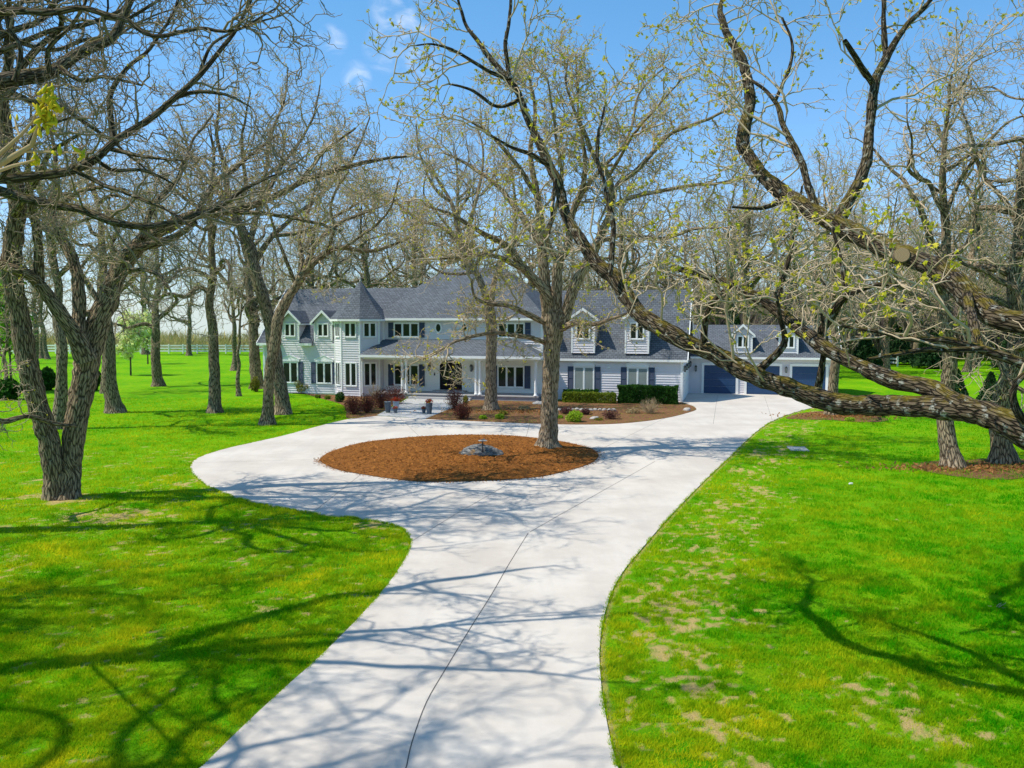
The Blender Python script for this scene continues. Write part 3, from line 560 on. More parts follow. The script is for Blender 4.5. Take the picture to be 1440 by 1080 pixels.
# dormers
def dormer(parent, uc, hw_, vf, z0, ze, zp, vb, win, ov=.28, wpane='glass'):
    F_ = fr(uc, vf); k = (zp - ze) / (hw_ + ov); b = MB(); zr = zp - .14
    b.box(uc - hw_, uc + hw_, vf + .002, vb, z0, ze + ov * k - .16); b.prism([(uc - hw_, vf + .003, ze + ov * k - .16), (uc + hw_, vf + .003, ze + ov * k - .16), (uc, vf + .003, zr)], (0, vb - vf, 0))
    b.fr = F_; zb = ze + ov * k - .16; siding(b, -hw_, hw_, z0, zb); siding(b, -hw_, hw_, zb, zr, lim=lambda z: (-hw_ * (zr - z) / (zr - zb), hw_ * (zr - z) / (zr - zb)))
    for sg in (-1, 1):
        b.fr = fr(uc + hw_, vf, 0, 1) if sg > 0 else fr(uc - hw_, vb, 0, -1); siding(b, 0, vb - vf, z0, zb)
    d = b.build('dormer', M['siding'], parent)
    r = MB()
    for sg in (-1, 1): q = [(uc, vf - .22, zp), (uc, vb + .6, zp), (uc + sg * (hw_ + ov), vb + .6, ze), (uc + sg * (hw_ + ov), vf - .22, ze)]; r.prism(q[::-sg], (0, 0, -.07))
    r.build('dormer_roof', M['roof'], d, uv=True)
    t = MB()
    for sg in (-1, 1):
        q = [(uc, vf - .285, zp + .02), (uc + sg * (hw_ + ov + .03), vf - .285, ze - .0), (uc + sg * (hw_ + ov + .03), vf - .285, ze - .2), (uc, vf - .285, zp - .2)]; t.prism(q[::sg], (0, .063, 0))
        a, c = sorted((uc + sg * (hw_ + .02), uc + sg * (hw_ + ov + .03))); t.box(a, c, vf - .222, vf + .02, ze - .2, ze - .085)
        a, c = sorted((uc + sg * (hw_ + ov - .03), uc + sg * (hw_ + ov + .03))); t.box(a, c, vf + .021, vb, ze - .2, ze - .075)
        corner_post(t, uc + sg * hw_, vf, z0, ze - .0, .12)
    t.build('dormer_trim', M['white'], d)
    ww, wz0, wz1 = win; window(d, F_, 0, wz0, wz1, ww, 2, wpane, off=.02, grid=False)
    return d
for u in (-21.67, -18.62): dormer(house, u, .78, -.42, 4.48, 5.98, 7.0, 2.6, (.86, 4.86, 5.86))
for u in (3.2, 7.33): dormer(house, u, .86, .0, 3.66, 6.32, 7.12, 3.0, (.95, 4.78, 5.95))
# white carriage doors and lanterns on the end wall of the right wing
fe = fr(10.7, 0, 0, 1)
for s in (1.75, 4.25, 6.75):
    b = MB(fe); b.box(s - 1.12, s + 1.12, .027, .066, .05, 2.3)
    for k in range(5): x = s - 1.0 + k * .5; b.box(x - .05, x + .05, .0665, .085, .06, 2.28)
    for z in (.12, 1.5, 2.2): b.box(s - 1.1, s + 1.1, .0667, .082, z - .06, z + .06)
    b.build('carriage_door', M['white'], house)
for s in (.45, 3.0, 5.5, 8.0): lantern(house, fe, s, 2.5, 1.1)
tb = MB(fe); tb.box(.55, 7.95, .027, .11, 2.34, 2.5); tb.build('carriage_door_trim', M['white'], house)
# rear garage
gar = thing('garage', 'grey garage with three dark blue overhead doors at the end of the driveway', 'garage', HO, -TH)
b = MB(); b.box(10.3, 22.5, 8.53, 15.4, 0, 3.0); b.prism([(10.3, 8.55, 3.0), (10.3, 15.4, 3.0), (10.3, 12, 5.55)], (12.2, 0, 0)); b.fr = fr(0, 8.53); siding(b, 10.3, 22.5, .03, 3.0)
b.fr = fr(22.5, 8.53, 0, 1); siding(b, 0, 6.87, .03, 3.0); b.build('wall', M['siding'], gar)
b = MB(); s3 = 2.66 / 3.9
for sg, v0 in ((1, 8.1), (-1, 15.9)): q = [(10.3, v0, 3.12), (22.85, v0, 3.12), (22.85, 12, 5.78), (10.3, 12, 5.78)]; b.prism(q[::sg], (0, 0, -.1))
b.build('roof', M['roof'], gar, uv=True)
b = MB(); b.box(10.9, 22.9, 8.0, 8.098, 2.98, 3.14); b.box(10.9, 22.85, 8.1, 8.5, 2.95, 2.978); corner_post(b, 22.5, 8.53, .02, 2.95, .16)
b.prism([(22.85, 8.05, 2.98), (22.85, 8.05, 3.15), (22.85, 12, 5.82), (22.85, 12, 5.6)], (.06, 0, 0)); b.build('gutter', M['white'], gar)
fg = fr(0, 8.53)
for s in (13.32, 16.8, 20.38):
    b = MB(fg); b.box(s - 1.5, s - 1.3, .027, .12, .03, 2.62); b.box(s + 1.3, s + 1.5, .027, .12, .03, 2.62); b.box(s - 1.3, s + 1.3, .027, .122, 2.42, 2.64); o = b.build('door_frame', M['white'], gar)
    d = MB(fg)
    for k in range(4):
        z = .05 + k * .59; d.box(s - 1.298, s + 1.298, .028, .066, z, z + .58)
        for j in range(4): x = s - .975 + j * .65; d.box(x - .26, x + .26, .0665, .078, z + .1, z + .48)
    d.build('garage_door', M['door_blue'], gar)
for s in (11.35, 15.06, 18.6, 22.1): lantern(gar, fg, s, 2.1, 1.2)
for u in (15.13, 18.75): dormer(gar, u, .72, 8.6, 3.3, 4.95, 5.86, 11.8, (.82, 3.95, 4.85), .24)
# ------------------------------------------------------------------ trees: tubes grown level by level
def nrm(a): return a / (np.linalg.norm(a, axis=-1, keepdims=True) + 1e-9)
class Tubes:
    def __init__(s): s.V, s.Q, s.U, s.n = [], [], [], 0
    def add(s, P, R, S, rough=0, seed=0, fs=6.):
        N, K = P.shape[:2]; T = nrm(np.gradient(P, axis=1)); Ta = nrm(T.mean(1))
        a = np.where(np.abs(Ta[:, 2:]) < .8, np.array([[0, 0, 1.]]), np.array([[1., 0, 0]])); a = a[:, None, :]
        n1 = nrm(a - T * (T * a).sum(-1, keepdims=True)); n2 = np.cross(T, n1)
        th = 2 * np.pi * np.arange(S) / S; ring = n1[:, :, None] * np.cos(th)[:, None] + n2[:, :, None] * np.sin(th)[:, None]
        RR = R[:, :, None, None]
        if rough:
            q = P[:, :, None] + ring * RR; f = np.minimum(1, RR[..., 0] / .05)
            RR = RR * (1 + (rough * f * ((vn3(q * fs, seed) - .5) * 2 + (vn3(q * fs * .35, seed + 1) - .5) * 1.6))[..., None])
        V = P[:, :, None] + ring * RR
        L = np.concatenate([np.zeros((N, 1)), np.cumsum(np.linalg.norm(np.diff(P, axis=1), axis=-1), 1)], 1)
        ix = (s.n + np.arange(N * K * S)).reshape(N, K, S); nx = np.roll(ix, -1, 2)
        Q = np.stack([ix[:, :-1], nx[:, :-1], nx[:, 1:], ix[:, 1:]], -1).reshape(-1, 4)
        cir = (2 * np.pi * R.mean(1))[:, None, None]; u0 = np.broadcast_to(np.arange(S) / S * cir, (N, K - 1, S)); u1 = np.broadcast_to((np.arange(S) + 1) / S * cir, (N, K - 1, S))
        off = np.arange(N)[:, None, None] * .37; v0 = np.broadcast_to((L[:, :-1, None] + off), u0.shape); v1 = np.broadcast_to((L[:, 1:, None] + off), u0.shape)
        U = np.stack([np.stack([u0, v0], -1), np.stack([u1, v0], -1), np.stack([u1, v1], -1), np.stack([u0, v1], -1)], -2).reshape(-1, 2)
        s.V.append(V.reshape(-1, 3)); s.Q.append(Q); s.U.append(U); s.n += N * K * S
    def mesh(s, name): return npmesh(name, np.concatenate(s.V), [np.concatenate(s.Q)], True, np.concatenate(s.U))
def lerp_rows(P, i, t):
    K = P.shape[1]; x = t * (K - 1); k = np.minimum(x.astype(int), K - 2); f = (x - k)[:, None]; return P[i, k] * (1 - f) + P[i, k + 1] * f, P[i, k + 1] - P[i, k]
def spawn(P, R, dens, l0, l1, rng, K=5, ang=(.6, 1.25), trop=.12, wig=.28, kr=.012, tip=.004, t0=.12, flat=0., avoid=None):
    """children along every parent polyline"""
    N, KP = P.shape[:2]; L = np.linalg.norm(np.diff(P, axis=1), axis=-1).sum(1)
    cnt = np.maximum(1, np.floor(L * dens + rng.random(N)).astype(int)); i = np.repeat(np.arange(N), cnt); n = len(i)
    t = t0 + (1 - t0) * rng.random(n)**.85; last = np.cumsum(cnt) - 1; t[last] = 1.0
    p, tan = lerp_rows(P, i, t); tan = nrm(tan)
    r, _ = lerp_rows(R[..., None], i, t); r = r[:, 0]
    q = nrm(np.cross(tan, rng.normal(size=(n, 3)))); a = ang[0] + (ang[1] - ang[0]) * rng.random(n); a[last] *= .35
    d = nrm(tan * np.cos(a)[:, None] + q * np.sin(a)[:, None] + np.array([0, 0, trop])); d[:, 2] *= (1 - flat); d = nrm(d)
    ln = (l0 + (l1 - l0) * rng.random(n)) * (1 - .35 * t) * np.minimum(1, .35 + L[i] / 3.0 if l1 > 1 else 1); r0 = np.minimum(r * .72, np.maximum(kr * ln, tip * 1.3))
    pts = [p - d * (r * .3)[:, None]]; st = (ln / (K - 1))[:, None]; w = rng.normal(size=(n, 3)) * wig
    for k in range(K - 1):
        w = w * -.25 + rng.normal(size=(n, 3)) * wig; d = nrm(d + w + np.array([0, 0, trop * .45])); pts.append(pts[-1] + d * st)
    P2 = np.stack(pts, 1); R2 = r0[:, None] * (1 - np.linspace(0, 1, K))[None]**.8 + tip
    if avoid is not None:
        k = ~avoid(P2); P2, R2 = P2[k], R2[k]
    return P2, R2
def resamp(P, R, K):
    P = np.asarray(P, float); s = np.concatenate([[0], np.cumsum(np.linalg.norm(np.diff(P, axis=0), axis=1))]); x = np.linspace(0, s[-1], K)
    return np.stack([np.interp(x, s, P[:, j]) for j in range(3)], 1), np.interp(x, s, R)
def gnarl(q, r):
    """small kinks along a limb, in step with its thickness"""
    if len(q) < 5: return q
    s = np.concatenate([[0], np.cumsum(np.linalg.norm(np.diff(q, axis=0), axis=1))]); ph = np.cumsum(np.concatenate([[0], np.diff(s) / (r[1:] * 7 + .12)])); e = np.minimum(1, np.minimum(ph, ph[-1] - ph) / 1.5)
    k = np.stack([vn3(np.stack([ph + 17.3 * j + q[0, 0] * 3.1, np.full_like(ph, q[0, 2]), np.full_like(ph, .5)], -1), 7 + j) - .5 for j in range(3)], 1)
    return q + k * (np.clip(r, 0, .2) * 1.5 + .01)[:, None] * e[:, None] * (1 - np.exp(-s / .6))[:, None]
def smooth_line(P, R, step, rmin=.004):
    C_ = crom(np.column_stack([P, R]), 6); s = np.linalg.norm(np.diff(C_[:, :3], axis=0), axis=1).sum(); K = int(min(max(6, s / step), 260)); q, r = resamp(C_[:, :3], C_[:, 3], K); q = gnarl(q, r); return q, np.maximum(r, rmin)
def leaves(P, rng, n, size, spread):
    """n small leaf quads round each point"""
    c = np.repeat(P, n, 0) + rng.normal(size=(len(P) * n, 3)) * spread; m_ = len(c); a = nrm(rng.normal(size=(m_, 3))); b = nrm(np.cross(a, rng.normal(size=(m_, 3)))); s = (size * (.5 + rng.random(m_)))[:, None]
    V = np.stack([c - a * s, c + b * s * .5, c + a * s, c - b * s * .5], 1).reshape(-1, 3); return V, np.arange(m_ * 4).reshape(-1, 4), np.repeat(rng.random(m_), 4)
def make_tree(name, label, cat, base, limbs, seed, group=None, step=.3, S=10, dens=(1.2, 2.4, 4.4, 5.), lens=((1.6, 4.2), (.8, 2.), (.35, .85), (.12, .32)), bark='bark', twig='twig', bud=.1, bud_n=2, bud_size=.04, budmat='bud', rough=.10, tip=.006, fs=6., t0=.2, avoid=None, flare=True, levels=4, wig=.38, keep=True, trop=.05, extra=None, kr=.012):
    """limbs: world-space (points, radii, spawns) polylines; grows branches, branchlets and twigs on them"""
    rng = np.random.default_rng(seed); base = np.asarray(base, float); root = thing(name, label, cat, base, 0, group); tb = Tubes(); GP, GR = [], []
    for li, (P, R, sp) in enumerate(limbs):
        q, r = smooth_line(np.asarray(P) - base, np.asarray(R), step)
        if flare and li == 0:
            zz = q[:, 2] - q[0, 2]; r = r * (1 + flare * .6 * np.exp(-zz / .26) + flare * .14 * np.exp(-zz / 1.0)); q[0, 2] -= .15
        tb.add(q[None], r[None], S, rough, seed + li, fs)
        if sp is not None:
            n0 = int(len(q) * sp); a, c = resamp(q[n0:], r[n0:], 14); GP.append(a); GR.append(c)
    tr_ = link('trunk', tb.mesh('trunk'), M[bark], root)
    if extra: extra(root, tr_)
    P, R = np.stack(GP), np.stack(GR); cb = Tubes(); tips = []
    for k in range(levels):
        P, R = spawn(P, R, dens[k], *lens[k], rng, K=(8, 6, 5, 3)[k], trop=(trop, trop * .8, .08, .05)[k], wig=(wig, wig * 1.1, wig * 1.1, .2)[k], tip=(tip * 1.3, tip * 1.15, tip, tip * .8)[k], t0=(t0, .12, .1, .2)[k], avoid=avoid, kr=kr)
        cb.add(P, R, (6, 4, 3, 3)[k])
        if k >= levels - 2: tips.append(P[:, -1])
    cr = link('crown', cb.mesh('crown'), M[twig], root)
    if bud:
        T = np.concatenate(tips); T = T[rng.random(len(T)) < bud]
        if len(T):
            V, Q, t = leaves(T, rng, bud_n, bud_size, bud_size * .5); link('young_leaves', npmesh('young_leaves', V, [Q], attr={'tint': t}), M[budmat], cr)
    return root
def auto_limbs(h, r, rng, lean=(0, 0), first=.35, n=10, spread=.36, fork=True, crook=.06):
    """trunk and main limbs of a free standing oak"""
    K = 9; z = np.linspace(0, h * .86, K); xy = np.cumsum(rng.normal(size=(K, 2)) * crook * h * .12, 0); xy[0] = 0; xy += np.outer(np.linspace(0, 1, K)**1.2, lean)
    tp = np.column_stack([xy, z]); rr = r * (1 - .9 * np.linspace(0, 1, K)**1.15); out = [(tp, rr, .3)]; az = rng.random() * 6.28
    for i in range(n):
        f = first + (.92 - first) * (i / (n - 1))**1.15; az += 2.4 + rng.normal() * .4; x = f * (K - 1) / 1.0 * .999; k = int(min(x, K - 2)); p = tp[k] + (tp[k + 1] - tp[k]) * (x - k)
        el = .25 + .8 * f * rng.random() + .25 * f; d = np.array([math.cos(az) * math.cos(el), math.sin(az) * math.cos(el), math.sin(el)]); L = h * spread * (1.15 - .55 * f) * (.75 + .5 * rng.random()); pts = [p]; m_ = 8
        for j in range(m_): d = nrm(d + rng.normal(size=3) * .42 + np.array([0, 0, .07])); pts.append(pts[-1] + d * L / m_)
        r0 = max(.03, np.interp(f, np.linspace(0, 1, K), rr) * (.5 + .24 * rng.random())); out.append((np.array(pts), r0 * (1 - .84 * np.linspace(0, 1, m_ + 1)**1.2), .12))
    return out
def limb(pts, Y0, Y1=None, spawn_from=.1, cap=None):
    """photo polyline (x, y, width px) at depths Y0..Y1 -> metres"""
    Y1 = Y0 if Y1 is None else Y1; n = len(pts); P, R = [], []
    for i, q in enumerate(pts):
        Yq = q[3] if len(q) > 3 else Y0 + (Y1 - Y0) * i / (n - 1); P.append(at(q[0], q[1], Yq)); R.append(q[2] / 2 * Yq / F)
    return np.array(P), np.array(R), spawn_from
mb = Mat('cut_wood', .9, .1); gg = mb.n.new('ShaderNodeTexWave'); gg.wave_type = 'RINGS'; gg.rings_direction = 'Y'; gg.inputs['Scale'].default_value = 16; gg.inputs['Distortion'].default_value = 1.5
mp_ = mb.n.new('ShaderNodeMapping'); mp_.inputs['Location'].default_value = tuple(-(at(1267, 360, 13.18) - np.array([8.6, 10.2, 0]))); mb.l.new(mb.tc.outputs['Object'], mp_.inputs['Vector']); mb.l.new(mp_.outputs[0], gg.inputs['Vector'])
mb.col(mb.mix(gg.outputs['Fac'], (.24, .155, .085), (.42, .30, .17))); M['cut'] = mb.m
# ---- the big oak whose boughs come in from the right
def cut_knot(root, tr_):
    base = np.array(root.location); p = at(1267, 360, 13.18) - base; d = nrm(np.array([-.35, -1., .05])); b = MB(); a = p + d * .0
    b.bar(a - d * .2, a + d * .15, .122, 18); b.build('branch_stub', M['bark_near'], tr_, True); c = MB(); c.bar(a + d * .151, a + d * .162, .108, 20); c.build('cut_face', M['cut'], tr_)

T2B = np.array([8.6, 10.2, 0])
Lm = [(np.array([[8.6, 10.2, 0], [8.55, 10.1, 2.2], [8.3, 10., 4.2], [8.5, 10, 6.2], [8.7, 10, 9], [8.5, 9.8, 12], [8.9, 9.6, 15]]), np.array([.45, .38, .34, .26, .2, .13, .06]), .45)]
big = [(1560, 668, 44), (1440, 616, 40), (1380, 590, 37), (1320, 578, 34), (1250, 573, 30), (1180, 564, 28), (1110, 544, 27), (1060, 530, 26), (1030, 515, 25), (1000, 500, 24), (962, 480, 23), (939, 461, 24), (910, 444, 23), (886, 428, 22), (870, 409, 21), (858, 387, 20), (840, 372, 19), (821, 346, 17), (806, 318, 16), (790, 283, 15), (781, 250, 14), (765, 212, 12), (743, 172, 11), (727, 130, 9), (707, 103, 8), (679, 67, 7), (657, 39, 5), (646, 6, 4), (636, -40, 2)]
big = [(*q, np.interp(i, [0, 1, 5, 9, 14, 28], [9.8, 11, 13.0, 14.3, 15.6, 19.5])) for i, q in enumerate(big)]
P, R, _ = limb(big, 0); P[0] = [8.2, 10.0, 3.9]; Lm.append((P, R, .12))
def L2(pts, Y0, Y1=None, sp=.1): Lm.append(limb(pts, Y0, Y1, sp))
L2([(1395, 592, 30), (1345, 564, 27), (1310, 545, 25), (1260, 532, 24), (1210, 513, 22), (1165, 492, 20), (1133, 466, 18), (1100, 441, 16), (1060, 413, 15), (1020, 397, 12), (980, 384, 9), (945, 376, 6)], 11.3, 16)
L2([(1147, 476, 14), (1172, 440, 12), (1190, 418, 10), (1233, 400, 7), (1262, 402, 4)], 14.4, 13.2); L2([(1190, 418, 9), (1184, 370, 6), (1170, 320, 4)], 13.7, 14)
L2([(1093, 437, 9), (1097, 405, 8), (1110, 363, 6), (1120, 310, 4), (1128, 262, 3)], 15.4, 15.8); L2([(990, 490, 11), (992, 455, 9), (1003, 425, 7), (1035, 395, 4)], 14.4, 13.8); L2([(1060, 524, 14), (1085, 505, 12), (1105, 480, 9), (1098, 445, 6), (1090, 410, 4)], 14.0, 13.6)
L2([(1150, 548, 12), (1155, 520, 10), (1160, 480, 7), (1155, 440, 4)], 14.0, 13.6)
bb2 = ([(1520, 490, 36), (1440, 455, 33), (1393, 437, 31), (1360, 415, 31), (1320, 389, 31), (1267, 360, 31), (1227, 342, 29), (1180, 322, 27), (1140, 298, 23), (1107, 278, 21), (1073, 250, 18), (1055, 225, 16), (1043, 200, 17), (1052, 150, 15), (1044, 83, 13), (1017, 33, 9), (1013, 8, 6), (1035, -40, 3)]); bb2 = [(*q, np.interp(i, [0, 1, 5, 9, 14, 17], [10.2, 11.2, 13.3, 16, 18.2, 20])) for i, q in enumerate(bb2)]; P, R, _ = limb(bb2, 0); P[0] = [8.4, 10.0, 5.6]; Lm.append((P, R, .2))
L2([(1175, 314, 20), (1193, 283, 17), (1213, 233, 15), (1222, 190, 14), (1230, 117, 12), (1247, 80, 10), (1280, 33, 7), (1312, -5, 5), (1330, -50, 3)], 14.8, 17, .2); L2([(1246, 82, 8), (1243, 40, 7), (1242, -20, 5)], 16.2, 16.6); L2([(1229, 120, 10), (1208, 88, 8), (1188, 57, 6)], 15.9, 15.3, None)
L2([(1147, 296, 13), (1127, 233, 10), (1103, 180, 8), (1090, 140, 6), (1057, 113, 4)], 15.3, 17); L2([(1103, 280, 9), (1072, 293, 6), (1030, 291, 3)], 16, 15.4, None); L2([(1091, 140, 5), (1115, 75, 4), (1100, 25, 3)], 16.6, 17)
L2([(1460, 520, 18), (1400, 497, 13), (1330, 479, 10), (1280, 477, 8), (1230, 465, 6), (1180, 458, 4)], 10.2, 10.8); L2([(1385, 492, 10), (1310, 492, 8), (1255, 500, 6), (1220, 505, 4)], 10.2, 9.8); L2([(1360, 415, 14), (1367, 450, 12), (1380, 490, 9)], 12, 10.4, None); L2([(1520, 640, 16), (1440, 590, 12), (1425, 545, 10), (1450, 520, 8)], 9, 8.8)
L2([(717, 112, 7), (711, 67, 6), (715, 35, 5), (719, -5, 4), (724, -45, 3)], 18.0, 18.4); L2([(712, 110, 6), (685, 99, 5), (646, 75, 4), (612, 62, 3), (585, 64, 2)], 18.0, 17.2); L2([(772, 232, 8), (740, 214, 6), (712, 203, 4), (690, 190, 3)], 17.1, 16.4); L2([(781, 252, 6), (772, 330, 3)], 16.9, 16.3)
L2([(730, 140, 6), (700, 150, 5), (660, 125, 4), (630, 118, 2)], 17.7, 17); L2([(858, 388, 8), (862, 330, 7), (852, 265, 6), (840, 215, 5), (850, 150, 3)], 15.5, 16.2)
nearcam = lambda P: ((P[:, :, 1].min(1) < -4.8) | (P[:, :, 2].min(1) < 4.3) | ((P[:, -1, 2] < P[:, 0, 2] + .05) & (P[:, :, 2].min(1) < 5.9)) | ((P[:, :, 2] > 6.6) & (P[:, :, 2] < 9.2) & (P[:, :, 0] < -1.0) & (P[:, :, 0] > -3.0) & (P[:, :, 1] + 10.2 < 11.05 + (-1.8 - P[:, :, 0]) * 3.0)).any(1))
make_tree('oak_tree', 'huge mossy oak whose thick boughs reach in from the right edge', 'tree', T2B, Lm, 11, step=.085, S=18, bark='bark_near', twig='twig', dens=(1.5, 2.9, 5.2, 5.), lens=((1.0, 3.1), (.5, 1.45), (.2, .65), (.08, .26)), bud=.42, bud_n=6, bud_size=.036, kr=.0085, rough=.17, fs=7., tip=.0052, avoid=nearcam, extra=cut_knot, wig=.3)
# ---- island oak
def guided(label, base_px, Y, limbs, seed, **k):
    b = gnd(*base_px); make_tree('oak_tree', label, 'tree', b, limbs, seed, **k)
Y3 = gnd(771, 634)[1]
Lm = [limb([(771, 634, 24), (772, 600, 23), (773, 540, 22.5), (775, 490, 23.5), (777, 455, 26), (775, 430, 19)], Y3, None, None),
      limb([(771, 452, 19), (765, 378, 15), (761, 339, 13), (758, 311, 11), (752, 270, 9), (745, 215, 7), (752, 160, 5), (745, 110, 3)], Y3, Y3 + 1), limb([(781, 450, 17), (783, 400, 15), (785, 370, 13), (794, 347, 11), (804, 297, 9), (818, 265, 8), (822, 228, 6), (815, 170, 4), (812, 120, 3), (810, 75, 2)], Y3, Y3 - 1),
      limb([(788, 462, 19), (796, 439, 17), (811, 389, 15), (827, 362, 13), (849, 319, 12), (857, 303, 11), (860, 275, 10), (854, 246, 8), (838, 226, 7), (824, 194, 6), (810, 158, 4), (796, 119, 3), (800, 80, 2)], Y3, Y3 - 2),
      limb([(857, 305, 8), (866, 266, 8), (890, 242, 7), (921, 211, 6), (949, 186, 5), (1000, 165, 4), (1035, 150, 2)], Y3 - 1, Y3 + 1), limb([(861, 290, 7), (900, 274, 6), (960, 263, 5), (1000, 259, 4), (1045, 250, 2)], Y3 - 1, Y3 - 4), limb([(840, 340, 7), (880, 330, 6), (930, 335, 5), (980, 322, 4), (1030, 320, 2)], Y3 - 1, Y3 - 5),
      limb([(770, 440, 17), (768, 413, 15), (740, 380, 12), (718, 353, 10), (693, 336, 8), (663, 319, 6), (630, 300, 5), (600, 290, 3)], Y3, Y3 - 3), limb([(765, 408, 9), (738, 380, 8), (715, 369, 7), (685, 358, 6), (652, 361, 5), (618, 364, 3)], Y3, Y3 - 5),
      limb([(768, 455, 9), (738, 440, 8), (715, 430, 7), (693, 428, 6), (668, 419, 4), (663, 394, 3)], Y3, Y3 - 3), limb([(767, 482, 8), (738, 473, 7), (699, 469, 6), (671, 472, 5), (643, 480, 4), (613, 497, 3)], Y3, Y3 - 4), limb([(784, 465, 10), (810, 454, 9), (838, 455, 6), (884, 440, 3)], Y3, Y3 - 3),
      limb([(762, 345, 9), (730, 300, 8), (700, 262, 6), (665, 235, 5), (625, 215, 3)], Y3, Y3 + 2), limb([(753, 272, 7), (720, 225, 6), (690, 190, 4), (660, 170, 3)], Y3, Y3 - 1), limb([(804, 300, 7), (835, 250, 6), (880, 200, 4), (900, 130, 3), (935, 95, 2)], Y3, Y3 + 3), limb([(785, 375, 8), (770, 330, 7), (790, 260, 5), (780, 180, 4), (770, 110, 2)], Y3, Y3 - 3), limb([(855, 250, 5), (890, 190, 4), (925, 150, 3), (960, 110, 2)], Y3, Y3 - 4)]
make_tree('oak_tree', 'oak with ridged tan trunk standing in the mulch island beside the boulder', 'tree', gnd(771, 634), Lm, 12, flare=2., bark='bark_tan', step=.16, S=14, bud=.32, bud_n=3, bud_size=.05, kr=.013, wig=.46, dens=(1.6, 2.9, 4.8, 4.6), fs=5, rough=.12)
# ---- oak in front of the porch
Y4 = gnd(690, 577)[1]
Lm = [limb([(690, 577, 18), (690, 540, 16), (690, 500, 15), (690, 455, 15), (690, 436, 14)], Y4, None, None), limb([(690, 440, 12), (680, 405, 10), (668, 380, 9), (652, 364, 8), (643, 325, 6), (632, 280, 5), (600, 230, 3)], Y4, Y4 + 1), limb([(690, 440, 10), (694, 405, 8), (702, 380, 7), (718, 350, 6), (725, 300, 5), (720, 240, 3)], Y4, Y4 - 1),
      limb([(645, 340, 6), (620, 318, 5), (590, 310, 4), (555, 285, 3), (525, 280, 2)], Y4, Y4 - 3), limb([(655, 366, 6), (660, 320, 5), (672, 270, 4), (680, 215, 3), (670, 175, 2)], Y4, Y4 + 2), limb([(668, 382, 5), (640, 385, 4), (610, 378, 3), (590, 352, 2)], Y4, Y4 - 2), limb([(632, 283, 5), (610, 262, 4), (590, 215, 3), (585, 175, 2)], Y4, Y4 - 2), limb([(720, 345, 5), (750, 310, 4), (775, 280, 3)], Y4, Y4 + 3)]
make_tree('oak_tree', 'slender oak in the planting bed directly in front of the porch', 'tree', gnd(690, 577), Lm, 13, avoid=lambda P: P[:, :, 2].min(1) < 9.3, bark='bark_tan', step=.2, bud=.14, bud_n=2, bud_size=.05, kr=.015, dens=(1.3, 2.4, 3.5, 3.2), lens=((1.8, 4.5), (.8, 2.), (.35, .85), (.12, .32)))
# ---- double trunk oak at the left
Y1 = gnd(88, 700)[1]
Lm = [limb([(80, 702, 27), (74, 650, 27), (63, 600, 27), (50, 560, 27), (40, 525, 27), (28, 470, 27), (22, 410, 25), (23, 350, 25), (21, 290, 24), (12, 220, 19), (6, 150, 15), (16, 60, 9), (10, -20, 5)], Y1, Y1 - 2, .5),
      limb([(95, 703, 36), (97, 680, 31), (99, 650, 29), (106, 590, 31), (114, 540, 33), (124, 500, 34), (140, 462, 31), (155, 425, 28), (164, 390, 25), (173, 365, 24), (197, 338, 22), (232, 320, 18), (272, 308, 14), (320, 300, 11), (372, 282, 10), (420, 259, 8), (466, 240, 7), (528, 226, 5), (572, 220, 3)], Y1, Y1 + 2, .4),
      limb([(122, 506, 28), (110, 480, 24), (95, 458, 20), (75, 430, 18), (55, 402, 17), (38, 384, 15), (2, 370, 13), (-50, 345, 9), (-100, 300, 5)], Y1, Y1 - 2), limb([(55, 402, 14), (54, 340, 13), (48, 295, 11), (38, 250, 8), (42, 200, 5)], Y1 - .8, Y1 - 2), limb([(113, 488, 20), (111, 450, 19), (108, 405, 17), (98, 360, 15), (86, 330, 13), (75, 295, 10), (80, 240, 7), (70, 180, 4)], Y1, Y1 + 2),
      limb([(185, 350, 13), (222, 342, 12), (255, 327, 9), (275, 312, 7)], Y1, Y1 - .6, None), limb([(200, 336, 10), (215, 290, 8), (250, 250, 6), (270, 200, 4), (300, 160, 3)], Y1, Y1 + 2), limb([(272, 308, 8), (300, 260, 7), (345, 225, 5), (390, 190, 3)], Y1, Y1 + 3), limb([(372, 280, 7), (395, 235, 5), (420, 200, 3)], Y1 + 1, Y1 + 3), limb([(320, 298, 7), (365, 300, 6), (430, 310, 5), (480, 325, 3)], Y1 + 1, Y1 - 1), limb([(420, 259, 6), (455, 215, 4), (500, 180, 3)], Y1 + 1, Y1),
      limb([(164, 395, 8), (185, 380, 6), (220, 385, 5), (240, 410, 3)], Y1, Y1 - 2), limb([(-30, 560, 9), (0, 592, 8), (40, 586, 7), (75, 596, 6), (108, 599, 4)][::-1], Y1 - .3, Y1 - 4), limb([(20, 300, 12), (45, 262, 9), (70, 215, 6), (110, 190, 4)], Y1 - 1.5, Y1 - 4), limb([(12, 225, 10), (-30, 180, 7), (-60, 120, 4)], Y1 - 1, Y1), limb([(75, 297, 7), (110, 270, 6), (150, 262, 4), (190, 270, 2)], Y1 + 1.5, Y1 - 1)]
make_tree('oak_tree', 'grey oak with two leaning trunks joined at the base, left of the driveway', 'tree', gnd(88, 700), Lm, 14, step=.13, S=16, bud=.14, bud_n=3, bud_size=.03, wig=.46, kr=.0115, dens=(1.9, 3.5, 5.6, 5.4), lens=((1.2, 3.4), (.6, 1.5), (.25, .7), (.1, .28)), rough=.13, fs=7)
